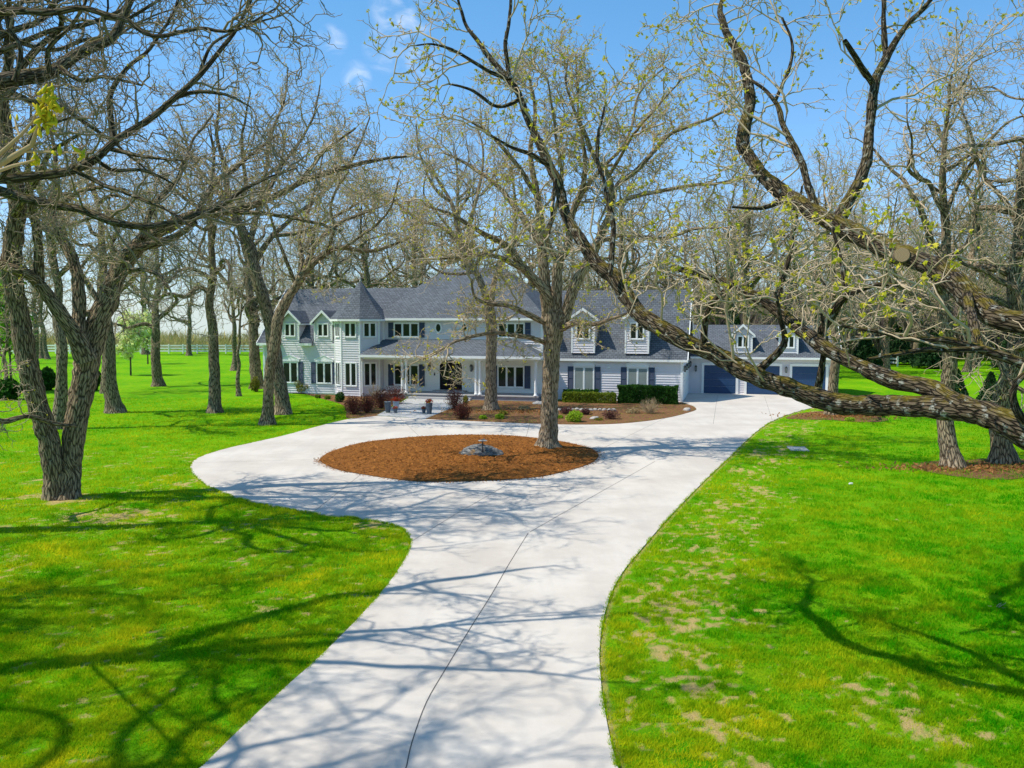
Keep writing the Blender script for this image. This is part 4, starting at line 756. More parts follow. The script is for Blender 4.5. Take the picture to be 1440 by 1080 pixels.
# ---- oak standing off the left edge: its boughs fill the upper left corner
YB = 15.
Lm = [(np.array([[-18, 12.6, 0], [-17, 12.9, 3], [-15, 13.3, 6], [-12.9, 13.8, 8.6], [-11.9, 14, 12], [-12.2, 14.2, 15]]), np.array([.5, .42, .34, .26, .17, .1]), .4)]
def L0(pts, root_z, a=YB, b=None, sp=.1):
    P, R, s_ = limb(pts, a, b, sp); P = np.concatenate([[[-12.6, 13.8, root_z]], P]); R = np.concatenate([[R[0] * 1.25], R]); Lm.append((P, R, s_))
L0([(-60, 128, 26), (0, 116, 23), (36, 108, 20), (64, 103, 18), (83, 92, 17), (117, 70, 15), (155, 55, 13), (172, 28, 11), (190, -12, 8), (215, -60, 4)], 8.4, 17, 19)
L0([(-60, 20, 14), (0, 18, 11), (55, 17, 10), (111, 11, 8), (155, 21, 8), (178, 28, 7), (222, 50, 6), (278, 39, 5), (328, 44, 4), (389, 11, 2)], 10, 13.2, 12.5)
L0([(-60, 262, 18), (0, 250, 15), (60, 243, 13), (100, 238, 12), (133, 222, 11), (167, 195, 10), (211, 167, 9), (242, 139, 8), (281, 103, 7), (310, 70, 6), (328, 47, 5), (350, 5, 4), (365, -30, 2)], 7.2, 15, 16)
Lm += [limb([(160, 200, 8), (157, 178, 8), (155, 133, 7), (178, 97, 6), (208, 69, 5), (242, 22, 4), (255, -20, 3)], 15.5, 16.), limb([(150, 208, 7), (190, 218, 5), (225, 223, 4), (262, 226, 2)], 15.5, 14.5), limb([(105, 240, 7), (150, 262, 6), (194, 278, 5), (239, 297, 4), (270, 320, 2)], 15.2, 14.), limb([(70, 102, 8), (68, 70, 7), (95, 42, 5), (118, 8, 4), (125, -30, 2)], 17.5, 16.6),
       limb([(242, 139, 6), (280, 128, 5), (320, 134, 4), (352, 150, 2)], 15.8, 16), limb([(281, 103, 5), (300, 60, 4), (345, 38, 3), (395, 22, 2)], 15.9, 16), limb([(83, 92, 7), (110, 112, 6), (150, 108, 5), (200, 120, 3)], 17.8, 16.5), limb([(20, 114, 8), (30, 70, 6), (10, 30, 5), (20, -20, 3)], 17.2, 17), limb([(0, 250, 9), (30, 215, 7), (60, 180, 5), (100, 165, 3)], 15, 14), limb([(178, 28, 5), (215, 5, 4), (250, -20, 3)], 12.9, 13.4), limb([(133, 222, 6), (160, 240, 5), (205, 240, 4), (250, 262, 2)], 15.2, 16.)]
# a long twig with opening buds hangs close in front of the camera at the left
def near_buds(root, tr_):
    """the twig with opening buds: pale bark, reaching from the bough to just in front of the camera"""
    base = np.array(root.location); tb = Tubes(); r2 = np.random.default_rng(3)
    for P, R in ((np.array([[-12.5, 13.9, 7.5], [-9, 10, 7.6], [-5.5, 6, 7.2], [-2.6, 3., 6.85], [-1.35, 1.6, 6.5], list(at(-60, 250, 1.15)), list(at(0, 228, 1.1)), list(at(28, 214, 1.08)), list(at(46, 202, 1.07)), list(at(62, 184, 1.06)), list(at(68, 160, 1.06)), list(at(67, 140, 1.06))]), np.array([.05, .04, .025, .014, .009, .0058, .0048, .004, .0035, .0026, .0016, .0008])),
                 limb([(-70, 262, 9), (0, 217, 7), (17, 200, 6), (42, 178, 4), (50, 160, 2.5), (54, 148, 1.5)], 1.1, 1.06)[:2], limb([(30, 213, 5), (50, 213, 4.5), (83, 214, 3.5), (104, 215, 2.5), (114, 216, 1)], 1.08, 1.05)[:2], limb([(-50, 268, 8), (0, 239, 6), (28, 231, 5), (44, 226, 3), (50, 224, 1)], 1.1, 1.05)[:2], limb([(28, 192, 4), (23, 178, 3), (20, 164, 1.5)], 1.08, 1.1)[:2]):
        q, r = smooth_line(P - base, R * .85, .02, .0004); tb.add(q[None], r[None], 10, .10, 5, 60.)
    link('near_twig', tb.mesh('near_twig'), M['twig_near'], tr_)
    b = MB(); s = .0047; b.lathe([(.0007, -s * 1.1), (s * .42, -s * .5), (s * .46, .2 * s), (s * .27, s * 1.), (.0006, s * 1.6)], n=7); o0 = None
    for (x, y, n) in ((67, 130, 10), (72, 142, 11), (78, 152, 9), (66, 158, 9), (56, 148, 7), (58, 172, 6), (52, 188, 4), (113, 216, 5), (80, 211, 3), (48, 225, 5), (64, 180, 5), (20, 164, 2), (70, 166, 6), (55, 160, 5)):
        for _ in range(n):
            Yq = 2.4 if x > 300 else 1.06; p = at(x + r2.normal() * 2.6, y + r2.normal() * 3, Yq) - base + np.array([0, r2.normal() * .006, 0])
            if o0 is None: o0 = o = b.build('bud', M['bud_near'], tr_, True)
            else: o = o0.copy(); COL.objects.link(o); o.parent = tr_
            o.location = tuple(p); o.rotation_euler = (r2.normal() * .7, r2.normal() * .7, 0); o.scale = (.7 + .6 * r2.random(),) * 3
M['twig_near'] = twigmat('twig_bark_near', (.26, .18, .09), (.46, .34, .18))
mb = Mat('near_bud_skin', .85, .08); n_ = mb.noise(mb.vec('World'), 120, 3); mb.col(mb.mix(n_, (.36, .30, .012), (.66, .52, .03))); M['bud_near'] = mb.m
avoid0 = lambda P: (P[:, :, 1].min(1) < -2.1) | (P[:, :, 0].max(1) > 18 + 7.0)
make_tree('oak_tree', 'oak beyond the left edge whose dark boughs fill the upper left corner', 'tree', (-18, 12.6, 0), Lm, 15, step=.14, S=14, bark='bark_dark', twig='twig_dark', wig=.44, dens=(1.9, 3.7, 5.8, 5.4), lens=((.9, 2.4), (.45, 1.2), (.2, .55), (.08, .22)), bud=.02, bud_n=2, bud_size=.02, rough=.12, fs=7, tip=.004, extra=near_buds, avoid=avoid0)
# ---- the pair of oaks left of the house
Y5 = gnd(376, 597)[1]; Y6 = gnd(397, 582)[1]
Lm = [limb([(376, 597, 17), (377, 560, 15), (378, 530, 15), (382, 495, 15), (391, 456, 15), (400, 432, 14), (408, 414, 12), (428, 381, 11), (454, 362, 9), (480, 350, 7), (528, 352, 5), (578, 334, 3)], Y5, Y5 - 1, .35), limb([(392, 452, 9), (412, 405, 8), (425, 370, 6), (420, 330, 5), (440, 280, 4), (455, 215, 2)], Y5, Y5 + 2), limb([(428, 381, 8), (440, 350, 7), (470, 318, 6), (510, 300, 4), (560, 280, 2)], Y5, Y5 + 1), limb([(455, 361, 6), (470, 325, 5), (465, 285, 4), (490, 240, 3)], Y5 - 1, Y5 - 3), limb([(480, 350, 5), (510, 330, 4), (545, 300, 3), (560, 255, 2)], Y5 - 1, Y5 - 4), limb([(415, 398, 6), (400, 360, 5), (385, 320, 4), (370, 270, 2)], Y5, Y5 - 2)]
make_tree('oak_tree', 'oak leaning right before the left house corner, front one of the pair', 'tree', gnd(376, 597), Lm, 16, step=.2, bud=.3, bud_n=3, bud_size=.05, dens=(1.5, 2.6, 3.7, 3.2), kr=.015)
Lm = [limb([(397, 582, 20), (395, 550, 19), (388, 510, 19), (380, 470, 18), (375, 445, 17), (370, 415, 17), (360, 375, 16), (348, 340, 14), (335, 315, 12), (322, 285, 9), (318, 240, 7), (305, 190, 5), (308, 140, 3), (306, 90, 2)], Y6, None, .35), limb([(350, 345, 10), (362, 300, 8), (372, 250, 6), (382, 190, 5), (400, 140, 3), (405, 95, 2)], Y6, Y6 + 2), limb([(358, 370, 9), (385, 330, 7), (420, 300, 6), (462, 262, 4), (500, 215, 3), (520, 165, 2)], Y6, Y6 + 2), limb([(335, 315, 8), (300, 300, 7), (260, 280, 5), (225, 240, 3)], Y6, Y6 - 3), limb([(330, 305, 7), (345, 260, 6), (340, 200, 4), (352, 130, 2)], Y6, Y6 - 3), limb([(370, 250, 5), (410, 215, 4), (440, 165, 3), (450, 120, 2)], Y6, Y6 + 3), limb([(322, 285, 6), (285, 245, 5), (262, 200, 3), (250, 160, 2)], Y6, Y6 + 4), limb([(385, 332, 6), (430, 325, 5), (480, 300, 4), (540, 262, 2)], Y6, Y6 - 4)]
make_tree('oak_tree', 'thick oak leaning left before the left house corner, rear one of the pair', 'tree', gnd(397, 582), Lm, 17, step=.22, bud=.2, bud_n=2, bud_size=.05, kr=.015, dens=(1.4, 2.4, 3.5, 3.), lens=((2., 5), (.9, 2.2), (.4, .9), (.14, .34)))
# ---- two oaks in a mulch bed at the right and the one at the end of the driveway
def grown(label, px, wpx, seed, h, first=.4, lean=(0, 0), n=10, spread=.36, group=None, **k):
    b = gnd(*px); r = wpx / 2 * b[1] / F; rng = np.random.default_rng(seed); l = [(p + b, rr_, s_) for p, rr_, s_ in auto_limbs(h, r, rng, lean, first, n, spread)]
    kw = dict(step=.3, bud=.12, bud_n=2, bud_size=.05, kr=.015, dens=(1.25, 2.1, 3.1, 2.6), lens=((1.8, 4.6), (.8, 2.1), (.35, .9), (.14, .34))); kw.update(k)
    return make_tree('oak_tree', label, 'tree', b, l, seed, group, **kw)
grown('straight oak with ridged trunk, the left one in the right mulch bed', (1341, 658), 24, 21, 19, .32, (-.5, 0), 13, twig='twig', step=.2, S=14)
grown('broad grey oak at the right edge, the thicker one in the right mulch bed', (1411, 651), 28, 22, 21, .28, (.4, .5), 14, step=.2, S=14)
grown('pale oak with leaf litter round its foot beside the garage driveway', (1169, 584), 15, 23, 17, .3, (-1, .5), 11)
grown('tall straight bare trunked oak on the left lawn beside an orange flag', (302, 580), 17, 24, 22, .42, (-.2, .3), 12)
grown('oak with flared foot in mid left lawn, right of the blossoming tree', (223, 543), 14, 25, 21, .3, (-.4, 0), 12)
grown('oak leaning left just behind the double trunk oak', (162, 580), 21, 26, 20, .34, (-1.6, .5), 12)
grown('pale straight trunked tree seen behind the fork of the double trunk oak', (81, 603), 17, 27, 22, .45, (-.6, .2), 11)
grown('thin leaning young tree left of the house', (336, 557), 6, 28, 13, .5, (.7, 0), 7, spread=.25, twig='twig_far')
grown('thick oak at the left end wall of the house', (362, 546), 17, 29, 21, .3, (-1, 0), 12)
grown('thin dark trunk beside the leaning oak on the left lawn', (145, 553), 7, 30, 15, .45, (0, 0), 8, twig='twig_far')
grown('slim oak near the white fence with a forked top', (266, 500), 7, 31, 20, .3, (0, 0), 11, levels=3, twig='twig_far')
grown('slim oak near the fence just left of the leaning young tree', (329, 521), 8, 32, 19, .35, (0, 0), 10, twig='twig_far', levels=3)
grown('thin grey tree at the far left edge of the lawn', (8, 562), 6, 33, 12, .3, (.5, 0), 8, twig='twig_far')
grown('oak far back at the left, the stoutest of three near the fence', (48, 511), 9, 34, 20, .3, (0, 0), 11, levels=3, twig='twig_far')
grown('slim oak far back at the left, the middle one of three near the fence', (58, 504), 6, 35, 20, .3, (0, 0), 10, levels=3, twig='twig_far')
grown('slim leaning oak far back at the left, the rightmost of three near the fence', (67, 505), 6, 36, 20, .3, (-2, 0), 10, levels=3, twig='twig_far')
# oaks beyond the right edge and behind the camera's left shoulder: only their boughs and shadows are seen; the last two are added for shadow
rng = np.random.default_rng(41); b = np.array([24., 27., 0]); l = [(p + b, r_, s_) for p, r_, s_ in auto_limbs(20, .55, rng, (-1, 0), .3, 15, .46)]
make_tree('oak_tree', 'oak beyond the right edge with boughs in the upper right corner', 'tree', b, l, 41, step=.2, S=12, bark='bark_dark', twig='twig', bud=.05, bud_n=2, bud_size=.04, dens=(1.4, 2.4, 3.6, 3.), lens=((1.6, 4.2), (.8, 2.), (.35, .85), (.12, .32)))
rng = np.random.default_rng(43); b = np.array([-15., 8.5, 0]); l = [(p + b, r_, s_) for p, r_, s_ in auto_limbs(18, .45, rng, (3.5, .4), .45, 18, .54)]
make_tree('oak_tree', 'oak outside the left edge that shades the near driveway', 'tree', b, l, 43, step=.3, bud=0, dens=(1.4, 2.4, 3.4, 2.), levels=3, avoid=lambda P: (P[:, :, 0].max(1) > 13) | (P[:, :, 1].min(1) < -8))
rng = np.random.default_rng(44); b = np.array([-19., 23.5, 0]); l = [(p + b, r_, s_) for p, r_, s_ in auto_limbs(20, .5, rng, (4.5, .8), .6, 18, .58)]  # extra oak added to throw more crown shadow across the middle driveway
make_tree('oak_tree', 'added oak outside the left edge whose crown shades the driveway below the island', 'tree', b, l, 44, step=.3, bark='bark_dark', twig='twig_dark', bud=.03, dens=(1.2, 2.2, 3.4, 3.), kr=.013)
rng = np.random.default_rng(46); b = np.array([-22., 15.5, 0]); l = [(p + b, r_, s_) for p, r_, s_ in auto_limbs(19, .45, rng, (2., .3), .5, 17, .52)]  # another added oak, placed so its branches dapple the left lawn with shadow
make_tree('oak_tree', 'added oak outside the left edge whose boughs shade the near left lawn', 'tree', b, l, 46, step=.3, bark='bark_dark', twig='twig_dark', bud=.03, dens=(1.2, 2.2, 3.2, 2.5), kr=.013)
# ---- the wood behind: six grown trees, copied with their parts
woods = []
for k in range(6):
    rng = np.random.default_rng(60 + k); h = 20 + 2 * (k % 3); l = auto_limbs(h, .36 + .05 * (k % 3), rng, (rng.normal() * .8, 0), .28 + .05 * (k % 3), 15, .42)
    woods.append(make_tree('oak_tree', 'bare oak standing in the wood behind the house', 'tree', (0, 0, 0), l, 60 + k, 'bare oaks in the wood behind the house', step=.6, S=8, kr=.017, dens=(1.05, 1.8, 2.3, 1.5), lens=((2., 5.), (.9, 2.3), (.4, 1.), (.15, .4)), bud=.10, bud_n=2, bud_size=.07, twig='twig_far', rough=.08, levels=3, tip=.006, fs=3))
rng = np.random.default_rng(77); spots_ = []
for i in range(4000):
    Yp = 84 + 76 * rng.random(); Xp = (rng.random() * 2 - 1) * Yp * .72; px = 720 + F * Xp / Yp
    q = np.array([Xp, Yp, 0]) - HO; u, v = q @ HU, q @ HV
    if -28 < u < 27 and v < 20: continue
    if px < 372 and (rng.random() > .10 or Yp < 125): continue
    if 1180 < px and Yp < 92: continue
    if any((Xp - a)**2 + (Yp - c)**2 < 5.6**2 for a, c in spots_): continue
    spots_.append((Xp, Yp))
    if len(spots_) >= 70: break
used = set()
for i, (x, y) in enumerate(spots_):
    k = i % 6; sc = .82 + .38 * rng.random(); lab = 'bare oak standing in the wood behind the house'; gp = 'bare oaks in the wood behind the house'
    if x / y < -.29: lab, gp = 'bare oak standing at the field edge by the white fence', 'bare oaks along the field edge'
    elif x / y > .36: lab, gp = 'bare oak standing in the grey wood right of the garage', 'bare oaks in the wood beyond the garage'
    if k in used: dup(woods[k], (x, y, 0), rng.random() * 6.28, sc, lab, gp)
    else: used.add(k); o = woods[k]; o.location = (x, y, 0); o.scale = (sc,) * 3; o['label'] = lab; o['group'] = gp
# ------------------------------------------------------------------ shrubs, hedges, flowers
def bush(name, label, cat, base, r, h, mat, seed, n=1600, size=.05, shape='round', stems=14, stemmat='twig', group=None):
    rng = np.random.default_rng(seed); root = thing(name, label, cat, base, rng.random() * 6.28, group); tb = Tubes(); K = 6
    d = rng.normal(size=(stems, 3)); d[:, 2] = np.abs(d[:, 2]) + .5; d = nrm(d); s = np.linspace(0, 1, K)[None, :, None]
    P = d[:, None] * s * np.array([r, r, h])[None, None] * .92 + rng.normal(size=(stems, K, 3)) * .04 * r * s; R = np.linspace(.016, .004, K)[None].repeat(stems, 0) * min(1, h); tb.add(P, R, 4)
    P2, R2 = spawn(P, R, 9 / max(h, .3), .2 * h, .45 * h, rng, 4, trop=.2, tip=.002); tb.add(P2, R2, 3); st = link('stems', tb.mesh('stems'), M[stemmat], root)
    u = nrm(rng.normal(size=(n, 3))); rad_ = rng.random(n)**(.33 if shape != 'open' else .5); lump = .72 + .5 * vn3(u * 2.2 + seed, seed)
    if shape == 'cone': z = rng.random(n)**1.5; a = rng.random(n) * 6.28; q = (1 - z)**.8 * np.sqrt(.25 + .75 * rng.random(n)) * (.85 + .3 * vn3(np.stack([np.cos(a) * 2, np.sin(a) * 2, z * 9], -1), seed)); c = np.stack([np.cos(a) * q * r, np.sin(a) * q * r, .08 * h + z * h * .92], -1)
    else: c = u * (rad_ * lump)[:, None] * np.array([r, r, h * .55]) + np.array([0, 0, h * .5]); c[:, 2] = np.maximum(c[:, 2], .02)
    V, Q, t = leaves(c, rng, 1, size, .01); link('foliage', npmesh('foliage', V, [Q], attr={'tint': np.clip(t * .75 + np.repeat(vn3(c * 4, seed), 4) * .35 - .05, 0, 1)}), M[mat], root)
    return root
def hedge(label, f, s0, s1, dep, z1, mat, seed, n, size=.05):
    rng = np.random.default_rng(seed); c0 = HO + HU * f[0] + HV * f[1]; root = thing('hedge', label, 'hedge', c0, -TH); w_, d_ = (s1 - s0) / 2, dep / 2
    tb = Tubes(); k = int((s1 - s0) * 12); P0 = np.column_stack([rng.uniform(-w_, w_, k), rng.uniform(-d_ * .6, d_ * .6, k), np.zeros(k)]); P = P0[:, None] + np.linspace(0, 1, 5)[None, :, None] * (np.array([0, 0, z1 * .9]) + rng.normal(size=(k, 1, 3)) * .08); tb.add(P, np.linspace(.014, .004, 5)[None].repeat(k, 0), 4)
    link('stems', tb.mesh('stems'), M['twig_dark'], root)
    c = rng.uniform(-1, 1, (n, 3)); ax = rng.integers(0, 3, n); m_ = rng.random(n) < .75; sg = np.sign(rng.uniform(-1, 1, n)); jj = np.arange(n)
    c[jj[m_], ax[m_]] = (sg * (.9 + .12 * rng.random(n)))[m_]; c = np.stack([c[:, 0] * w_, c[:, 1] * d_, (c[:, 2] * .5 + .5) * z1], -1); lump = (vn3(c * 2.4 + seed, seed) - .5) * .16 + (vn3(c * 7, seed + 1) - .5) * .08
    c[:, 2] += lump * (c[:, 2] > z1 * .7); c[:, 1] += lump * np.sign(c[:, 1]); c[:, 0] += lump * np.sign(c[:, 0]); c[:, 2] = np.maximum(c[:, 2], .03)
    V, Q, t = leaves(c, rng, 1, size, .012); link('foliage', npmesh('foliage', V, [Q], attr={'tint': np.clip(t * .7 + np.repeat(vn3(c * 3, seed + 2), 4) * .4 - .05, 0, 1)}), M[mat], root)
hedge('low yellow green clipped hedge along the front edge of the bed, beside the island tree', (4.05, -2.1), 2.0, 5.95, .9, .78, 'hedge_light', 1, 15000)
hedge('small dark green clipped hedge under the left window of the right wing', (3.15, -.75), 1.9, 4.5, .6, .86, 'hedge', 2, 9000)
hedge('tall dark green clipped hedge at the right corner of the house', (8.35, -1.35), 6.3, 10.5, 1.25, 1.3, 'hedge', 3, 34000, .06)
P_ = gnd
def B_(lab, px, wpx, hpx, mat, seed, name='shrub', cat='shrub', base_dy=0, **k):
    b = P_(*px); s = b[1] / F; return bush(name, lab, cat, b, wpx / 2 * s, hpx * s, mat, seed, **k)
bb_ = dict(shape='open', stems=34, size=.045, n=1500, stemmat='barberry')
M['barberry_stem'] = plain('barberry_stem', (.16, .075, .055), .85, .1, .3, 8); bb_['stemmat'] = 'barberry_stem'
B_('dark red barberry at the lawn end of the row left of the front path', (497, 583), 30, 27, 'barberry', 1, **bb_)
B_('low red brown barberry, second from the lawn in the row left of the path', (517, 581), 26, 26, 'barberry', 2, **bb_)
B_('red brown barberry, third in the row and just behind the tall empty planter', (536, 575), 30, 28, 'barberry', 3, **bb_)
B_('large red brown barberry in front of the left porch columns', (556, 569), 36, 27, 'barberry', 4, **bb_)
B_('tall upright red barberry right of the front path', (640, 577), 28, 30, 'barberry', 5, **bb_); B_('red barberry at the driveway edge right of the front path', (650, 590), 26, 24, 'barberry', 6, **bb_)
pp = dict(shape='open', stems=26, size=.04, n=900, stemmat='barberry_stem')
B_('purple dwarf barberry in front of the low hedge, beside the island tree', (797, 583), 21, 11, 'purple', 7, **pp); B_('purple dwarf barberry between the lime shrub and the row of stones', (823, 584), 15, 10, 'purple', 8, **pp); B_('wide purple dwarf barberry in the bed left of the dark hedge', (859, 590), 28, 14, 'purple', 9, **pp)
B_('bright lime green rounded shrub in the bed by the driveway', (808, 594), 24, 17, 'lime', 10, n=1800, size=.05)
B_('yellow green evergreen bush under the left window of the left wing', (402, 551), 14, 20, 'olive', 11, n=2200, size=.06); B_('rounded yellow green bush between the two windows of the left wing', (428, 553), 27, 21, 'olive', 12, n=3200, size=.06); B_('yellow green bush at the far left end wall of the house', (359, 551), 14, 20, 'olive', 13, n=2000, size=.06)
B_('dark green spreading evergreen beside the turret', (478, 566), 15, 14, 'hedge', 14, n=1500, size=.05)
for i, (lab, px, w_, h_, mt) in enumerate((('small lime perennial at the driveway edge in the bed', (679, 590), 12, 6, 'lime'), ('bright green perennial clump near the slender oak', (703, 590), 14, 8, 'lime'), ('yellow green clump behind the bright green perennial', (708, 584), 13, 7, 'olive'), ('yellow shoots beside the porch base right of the steps', (655, 568), 9, 11, 'olive'), ('low green perennial by the left wing, nearer the turret', (461, 562), 10, 6, 'hedge_light'), ('low green perennial by the left wing, nearer the windows', (447, 560), 9, 5, 'hedge_light'), ('green leafy clump left of the lime shrub', (787, 589), 12, 5, 'lime'), ('small green clump right of the stones edging', (842, 592), 13, 4, 'olive'), ('tan grassy clump at the foot of the dark hedge', (890, 582), 22, 8, 'straw'), ('tan grassy clump between the slender oak and the hedge', (737, 577), 20, 6, 'straw'), ('green weed at the foot of the oak by the garage', (1195, 592), 16, 5, 'lime'))):
    B_(lab, px, w_, h_, mt, 30 + i, 'perennial', 'plant', n=500, size=.05, stems=8)
B_('leafless straw coloured twiggy shrub in front of the dark hedge', (914, 582), 40, 22, 'straw', 50, n=250, size=.03, stems=60, shape='open', stemmat='straw_stem') if M.setdefault('straw_stem', plain('straw_stem_bark', (.36, .28, .17), .85, .1, .25, 8)) else 0
B_('bare twiggy bush beside the turret window', (527, 563), 24, 24, 'straw', 51, n=150, size=.03, stems=40, shape='open', stemmat='straw_stem')
# conifers
for i, (lab, px, w_, h_) in enumerate((('conical spruce on the far right lawn between the two right oaks', (1392, 568), 34, 44), ('dark spruce just left of the conical one, behind the left right-hand oak', (1345, 562), 30, 42), ('dark green juniper bush behind the double trunk oak on its right', (130, 549), 20, 30), ('dark green juniper bush behind the double trunk oak on its left', (66, 549), 26, 30), ('dark spreading juniper in a mulch bed at the far left edge', (12, 562), 34, 28))):
    b = gnd(*px); s = b[1] / F; bush('evergreen', lab, 'evergreen', b, w_ / 2 * s, h_ * s, 'spruce' if i < 2 else 'hedge', 70 + i, n=6000, size=.14, shape='cone' if i < 2 else 'round', stems=6, stemmat='twig_dark')
for i, (x, Yd, w_, h_) in enumerate(((1218, 112, 4, 4), (1262, 118, 5, 5.5), (1310, 108, 5, 5.), (1030, 125, 5, 8), (1425, 105, 5, 5))):
    b = at(x, 500, Yd); b[2] = 0; bush('evergreen', 'dark evergreen at the foot of the grey wood right of the garage', 'evergreen', b, w_ / 2, h_, 'spruce', 80 + i, n=5000, size=.3, shape='cone', stems=5, stemmat='twig_dark', group='evergreens along the wood')
# blossoming and fresh-leaved small trees
def small_tree(label, px, hpx, wpx, mat, seed, n=9000, size=.16):
    b = gnd(*px); s = b[1] / F; h, r = hpx * s, wpx / 2 * s; rng = np.random.default_rng(seed); root = thing('small_tree', label, 'tree', b); tb = Tubes()
    P = np.array([[0, 0, 0], [.03, 0, h * .3], [0, .03, h * .6], [0, 0, h * .93]])[None]; R = np.array([[.11, .08, .05, .015]]); a, c = resamp(P[0], R[0], 12); tb.add(a[None], c[None], 7); tr_ = link('trunk', tb.mesh('trunk'), M['bark_dark'], root)
    cb = Tubes(); P, R = spawn(a[None], c[None], 9, r * .6, r * 1.05, rng, 6, (.6, 1.1), .12, .15, t0=.28); cb.add(P, R, 4); tips = [P[:, 2:].reshape(-1, 3)]; P, R = spawn(P, R, 3.5, .3, .9, rng, 4); cb.add(P, R, 3); tips.append(P.reshape(-1, 3)); cr = link('crown', cb.mesh('crown'), M['twig_far'], root)
    T = np.concatenate(tips); T = T[rng.integers(0, len(T), n)]; V, Q, t = leaves(T, rng, 1, size, .16); link('blossom', npmesh('blossom', V, [Q], attr={'tint': t}), M[mat], cr)
small_tree('small tree in pale yellow white blossom on the left lawn', (184, 528), 74, 58, 'bud_pale', 1)
small_tree('white blossoming tree behind the pale yellow one by the fence', (208, 512), 62, 50, 'bud_pale', 2, 5000)
small_tree('small tree in bright fresh green leaf at the left edge behind the double trunk oak', (16, 552), 165, 95, 'green_leaf', 3, 2600, .2)
# ------------------------------------------------------------------ planters, boulder, sundial, stones
def planter(label, px, hpx, wpx, mat, flower=None, seed=0, name='planter'):
    b = gnd(*px, .06); s = b[1] / F; h, r = hpx * s, wpx / 2 * s; root = thing(name, label, 'planter', b); m_ = MB(); m_.lathe([(r * .66, 0), (r * .7, .03), (r * .95, h * .6), (r, h * .92), (r * 1.06, h * .94), (r * 1.06, h), (r * .9, h), (r * .88, h * .93)], n=20); m_.build('pot', M[mat], root, True)
    so = MB(); so.lathe([(r * .86, h * .86), (r * .86, h * .9)], n=16); so.build('soil', M['mulch_old'], root)
    if flower:
        rng = np.random.default_rng(seed); n = 260; c = nrm(rng.normal(size=(n, 3))) * (rng.random(n)**.4)[:, None] * np.array([r * 1.25, r * 1.25, r * .8]) + np.array([0, 0, h + r * .45]); V, Q, t = leaves(c, rng, 1, .045, .01)
        g = rng.random(n) < .35; lo = ~np.repeat(g, 4); link('flowers', npmesh('flowers', V[lo], [np.arange(lo.sum()).reshape(-1, 4)], attr={'tint': t[lo]}), M[flower], root); hi = ~lo; link('leaves', npmesh('leaves', V[hi], [np.arange(hi.sum()).reshape(-1, 4)], attr={'tint': t[hi]}), M['hedge_light'], root)
planter('tall empty slate blue planter left of the front path', (545.5, 580), 15.5, 9.5, 'urn')
planter('white pot of red flowers behind the small pot left of the path', (557, 575), 11, 9.5, 'pot_white', 'red_flower', 1)
planter('small grey pot of pink flowers left of the front path', (556, 580.5), 6, 6, 'urn', 'pink_flower', 2)
planter('tall slate blue planter of red flowers right of the front path', (603.5, 582), 15.5, 9.5, 'urn', 'red_flower', 3)
planter('small pot of pink flowers right of the front path', (596, 581), 6, 6, 'urn', 'pink_flower', 4)
def rock(name, label, loc, sx, sy, sz, seed, mat, cat='rock', group=None, rot=0):
    n, k = 48, 26; u = np.linspace(0, 2 * np.pi, n, endpoint=False); v = np.linspace(-.5, 1, k) * np.pi / 2; U, W = np.meshgrid(u, v); d = np.stack([np.cos(W) * np.cos(U), np.cos(W) * np.sin(U), np.sin(W)], -1)
    f = .72 + .38 * vn3(d * 1.7 + seed, seed) + .20 * np.abs(vn3(d * 4.5 + seed, seed + 3) - .5) + .10 * vn3(d * 11, seed + 5); V = d * f[..., None] * np.array([sx, sy, sz]); ix = np.arange(n * k).reshape(k, n)
    Q = np.stack([ix[:-1], np.roll(ix[:-1], -1, 1), np.roll(ix[1:], -1, 1), ix[1:]], -1).reshape(-1, 4); o = link(name, npmesh(name, V, [Q], True), M[mat]); o.location = tuple(loc); o.rotation_euler = (0, 0, rot); tag(o, label, cat, group); return o
mb = Mat('boulder_stone', .85, .2); p = mb.vec('Object', (1.5, 3, 9)); n_ = mb.noise(p, 1.6, 6, .65, .8); c = mb.mix(mb.ss(n_, .35, .65), (.06, .064, .068), (.27, .26, .235)); c = mb.mix(mb.ss(mb.noise(mb.vec('Object'), 3, 5), .58, .68), c, (.30, .19, .10)); mb.col(c); mb.bump(n_, .9, .05); M['boulder'] = mb.m
q = gnd(677, 650); rock('boulder', 'grey streaked boulder lying in the mulch island', (q[0], q[1] + .55, .15), .96, .68, .54, 4, 'boulder', 'boulder', rot=.1)
q = gnd(679, 650, 0) + np.array([0, -.1, .16]); sd = thing('sundial', 'metal sundial on a thin post in front of the boulder', 'sundial', q); b = MB(); b.lathe([(.03, .05), (.026, .76)], n=10); b.build('post', M['black'], sd); b = MB(); b.lathe([(.05, .76), (.18, .795), (.20, .81), (.185, .822)], n=24); b.poly([(-.11, 0, .824), (.08, 0, .824), (.08, 0, .91)]); b.build('dial', M['brass'], sd)
rng = np.random.default_rng(5)
for i in range(13):
    x = 786 + i * 6.4; q = gnd(x, 577.5 + 1.2 * rng.random()); rock('edging_stone', 'pale rounded stone in the short row below the low hedge', (q[0], q[1], .08), .14 + .05 * rng.random(), .12, .12, i, 'granite', 'stone', 'pale stones edging the bed')
for lab, px, s in (('pale flat stone at the porch corner beside the island tree', (757, 569), .42), ('brown flat stone at the tip of the bed near the garage', (966, 578), .35), ('pale stone lying in the bed beside the lime shrub', (836, 590), .3), ('small white stone at the foot of the dark hedge', (856, 578), .16)):
    q = gnd(*px); rock('stone', lab, (q[0], q[1], .07), s, s * .7, s * .45, int(px[0]), 'granite', 'stone', rot=px[0])
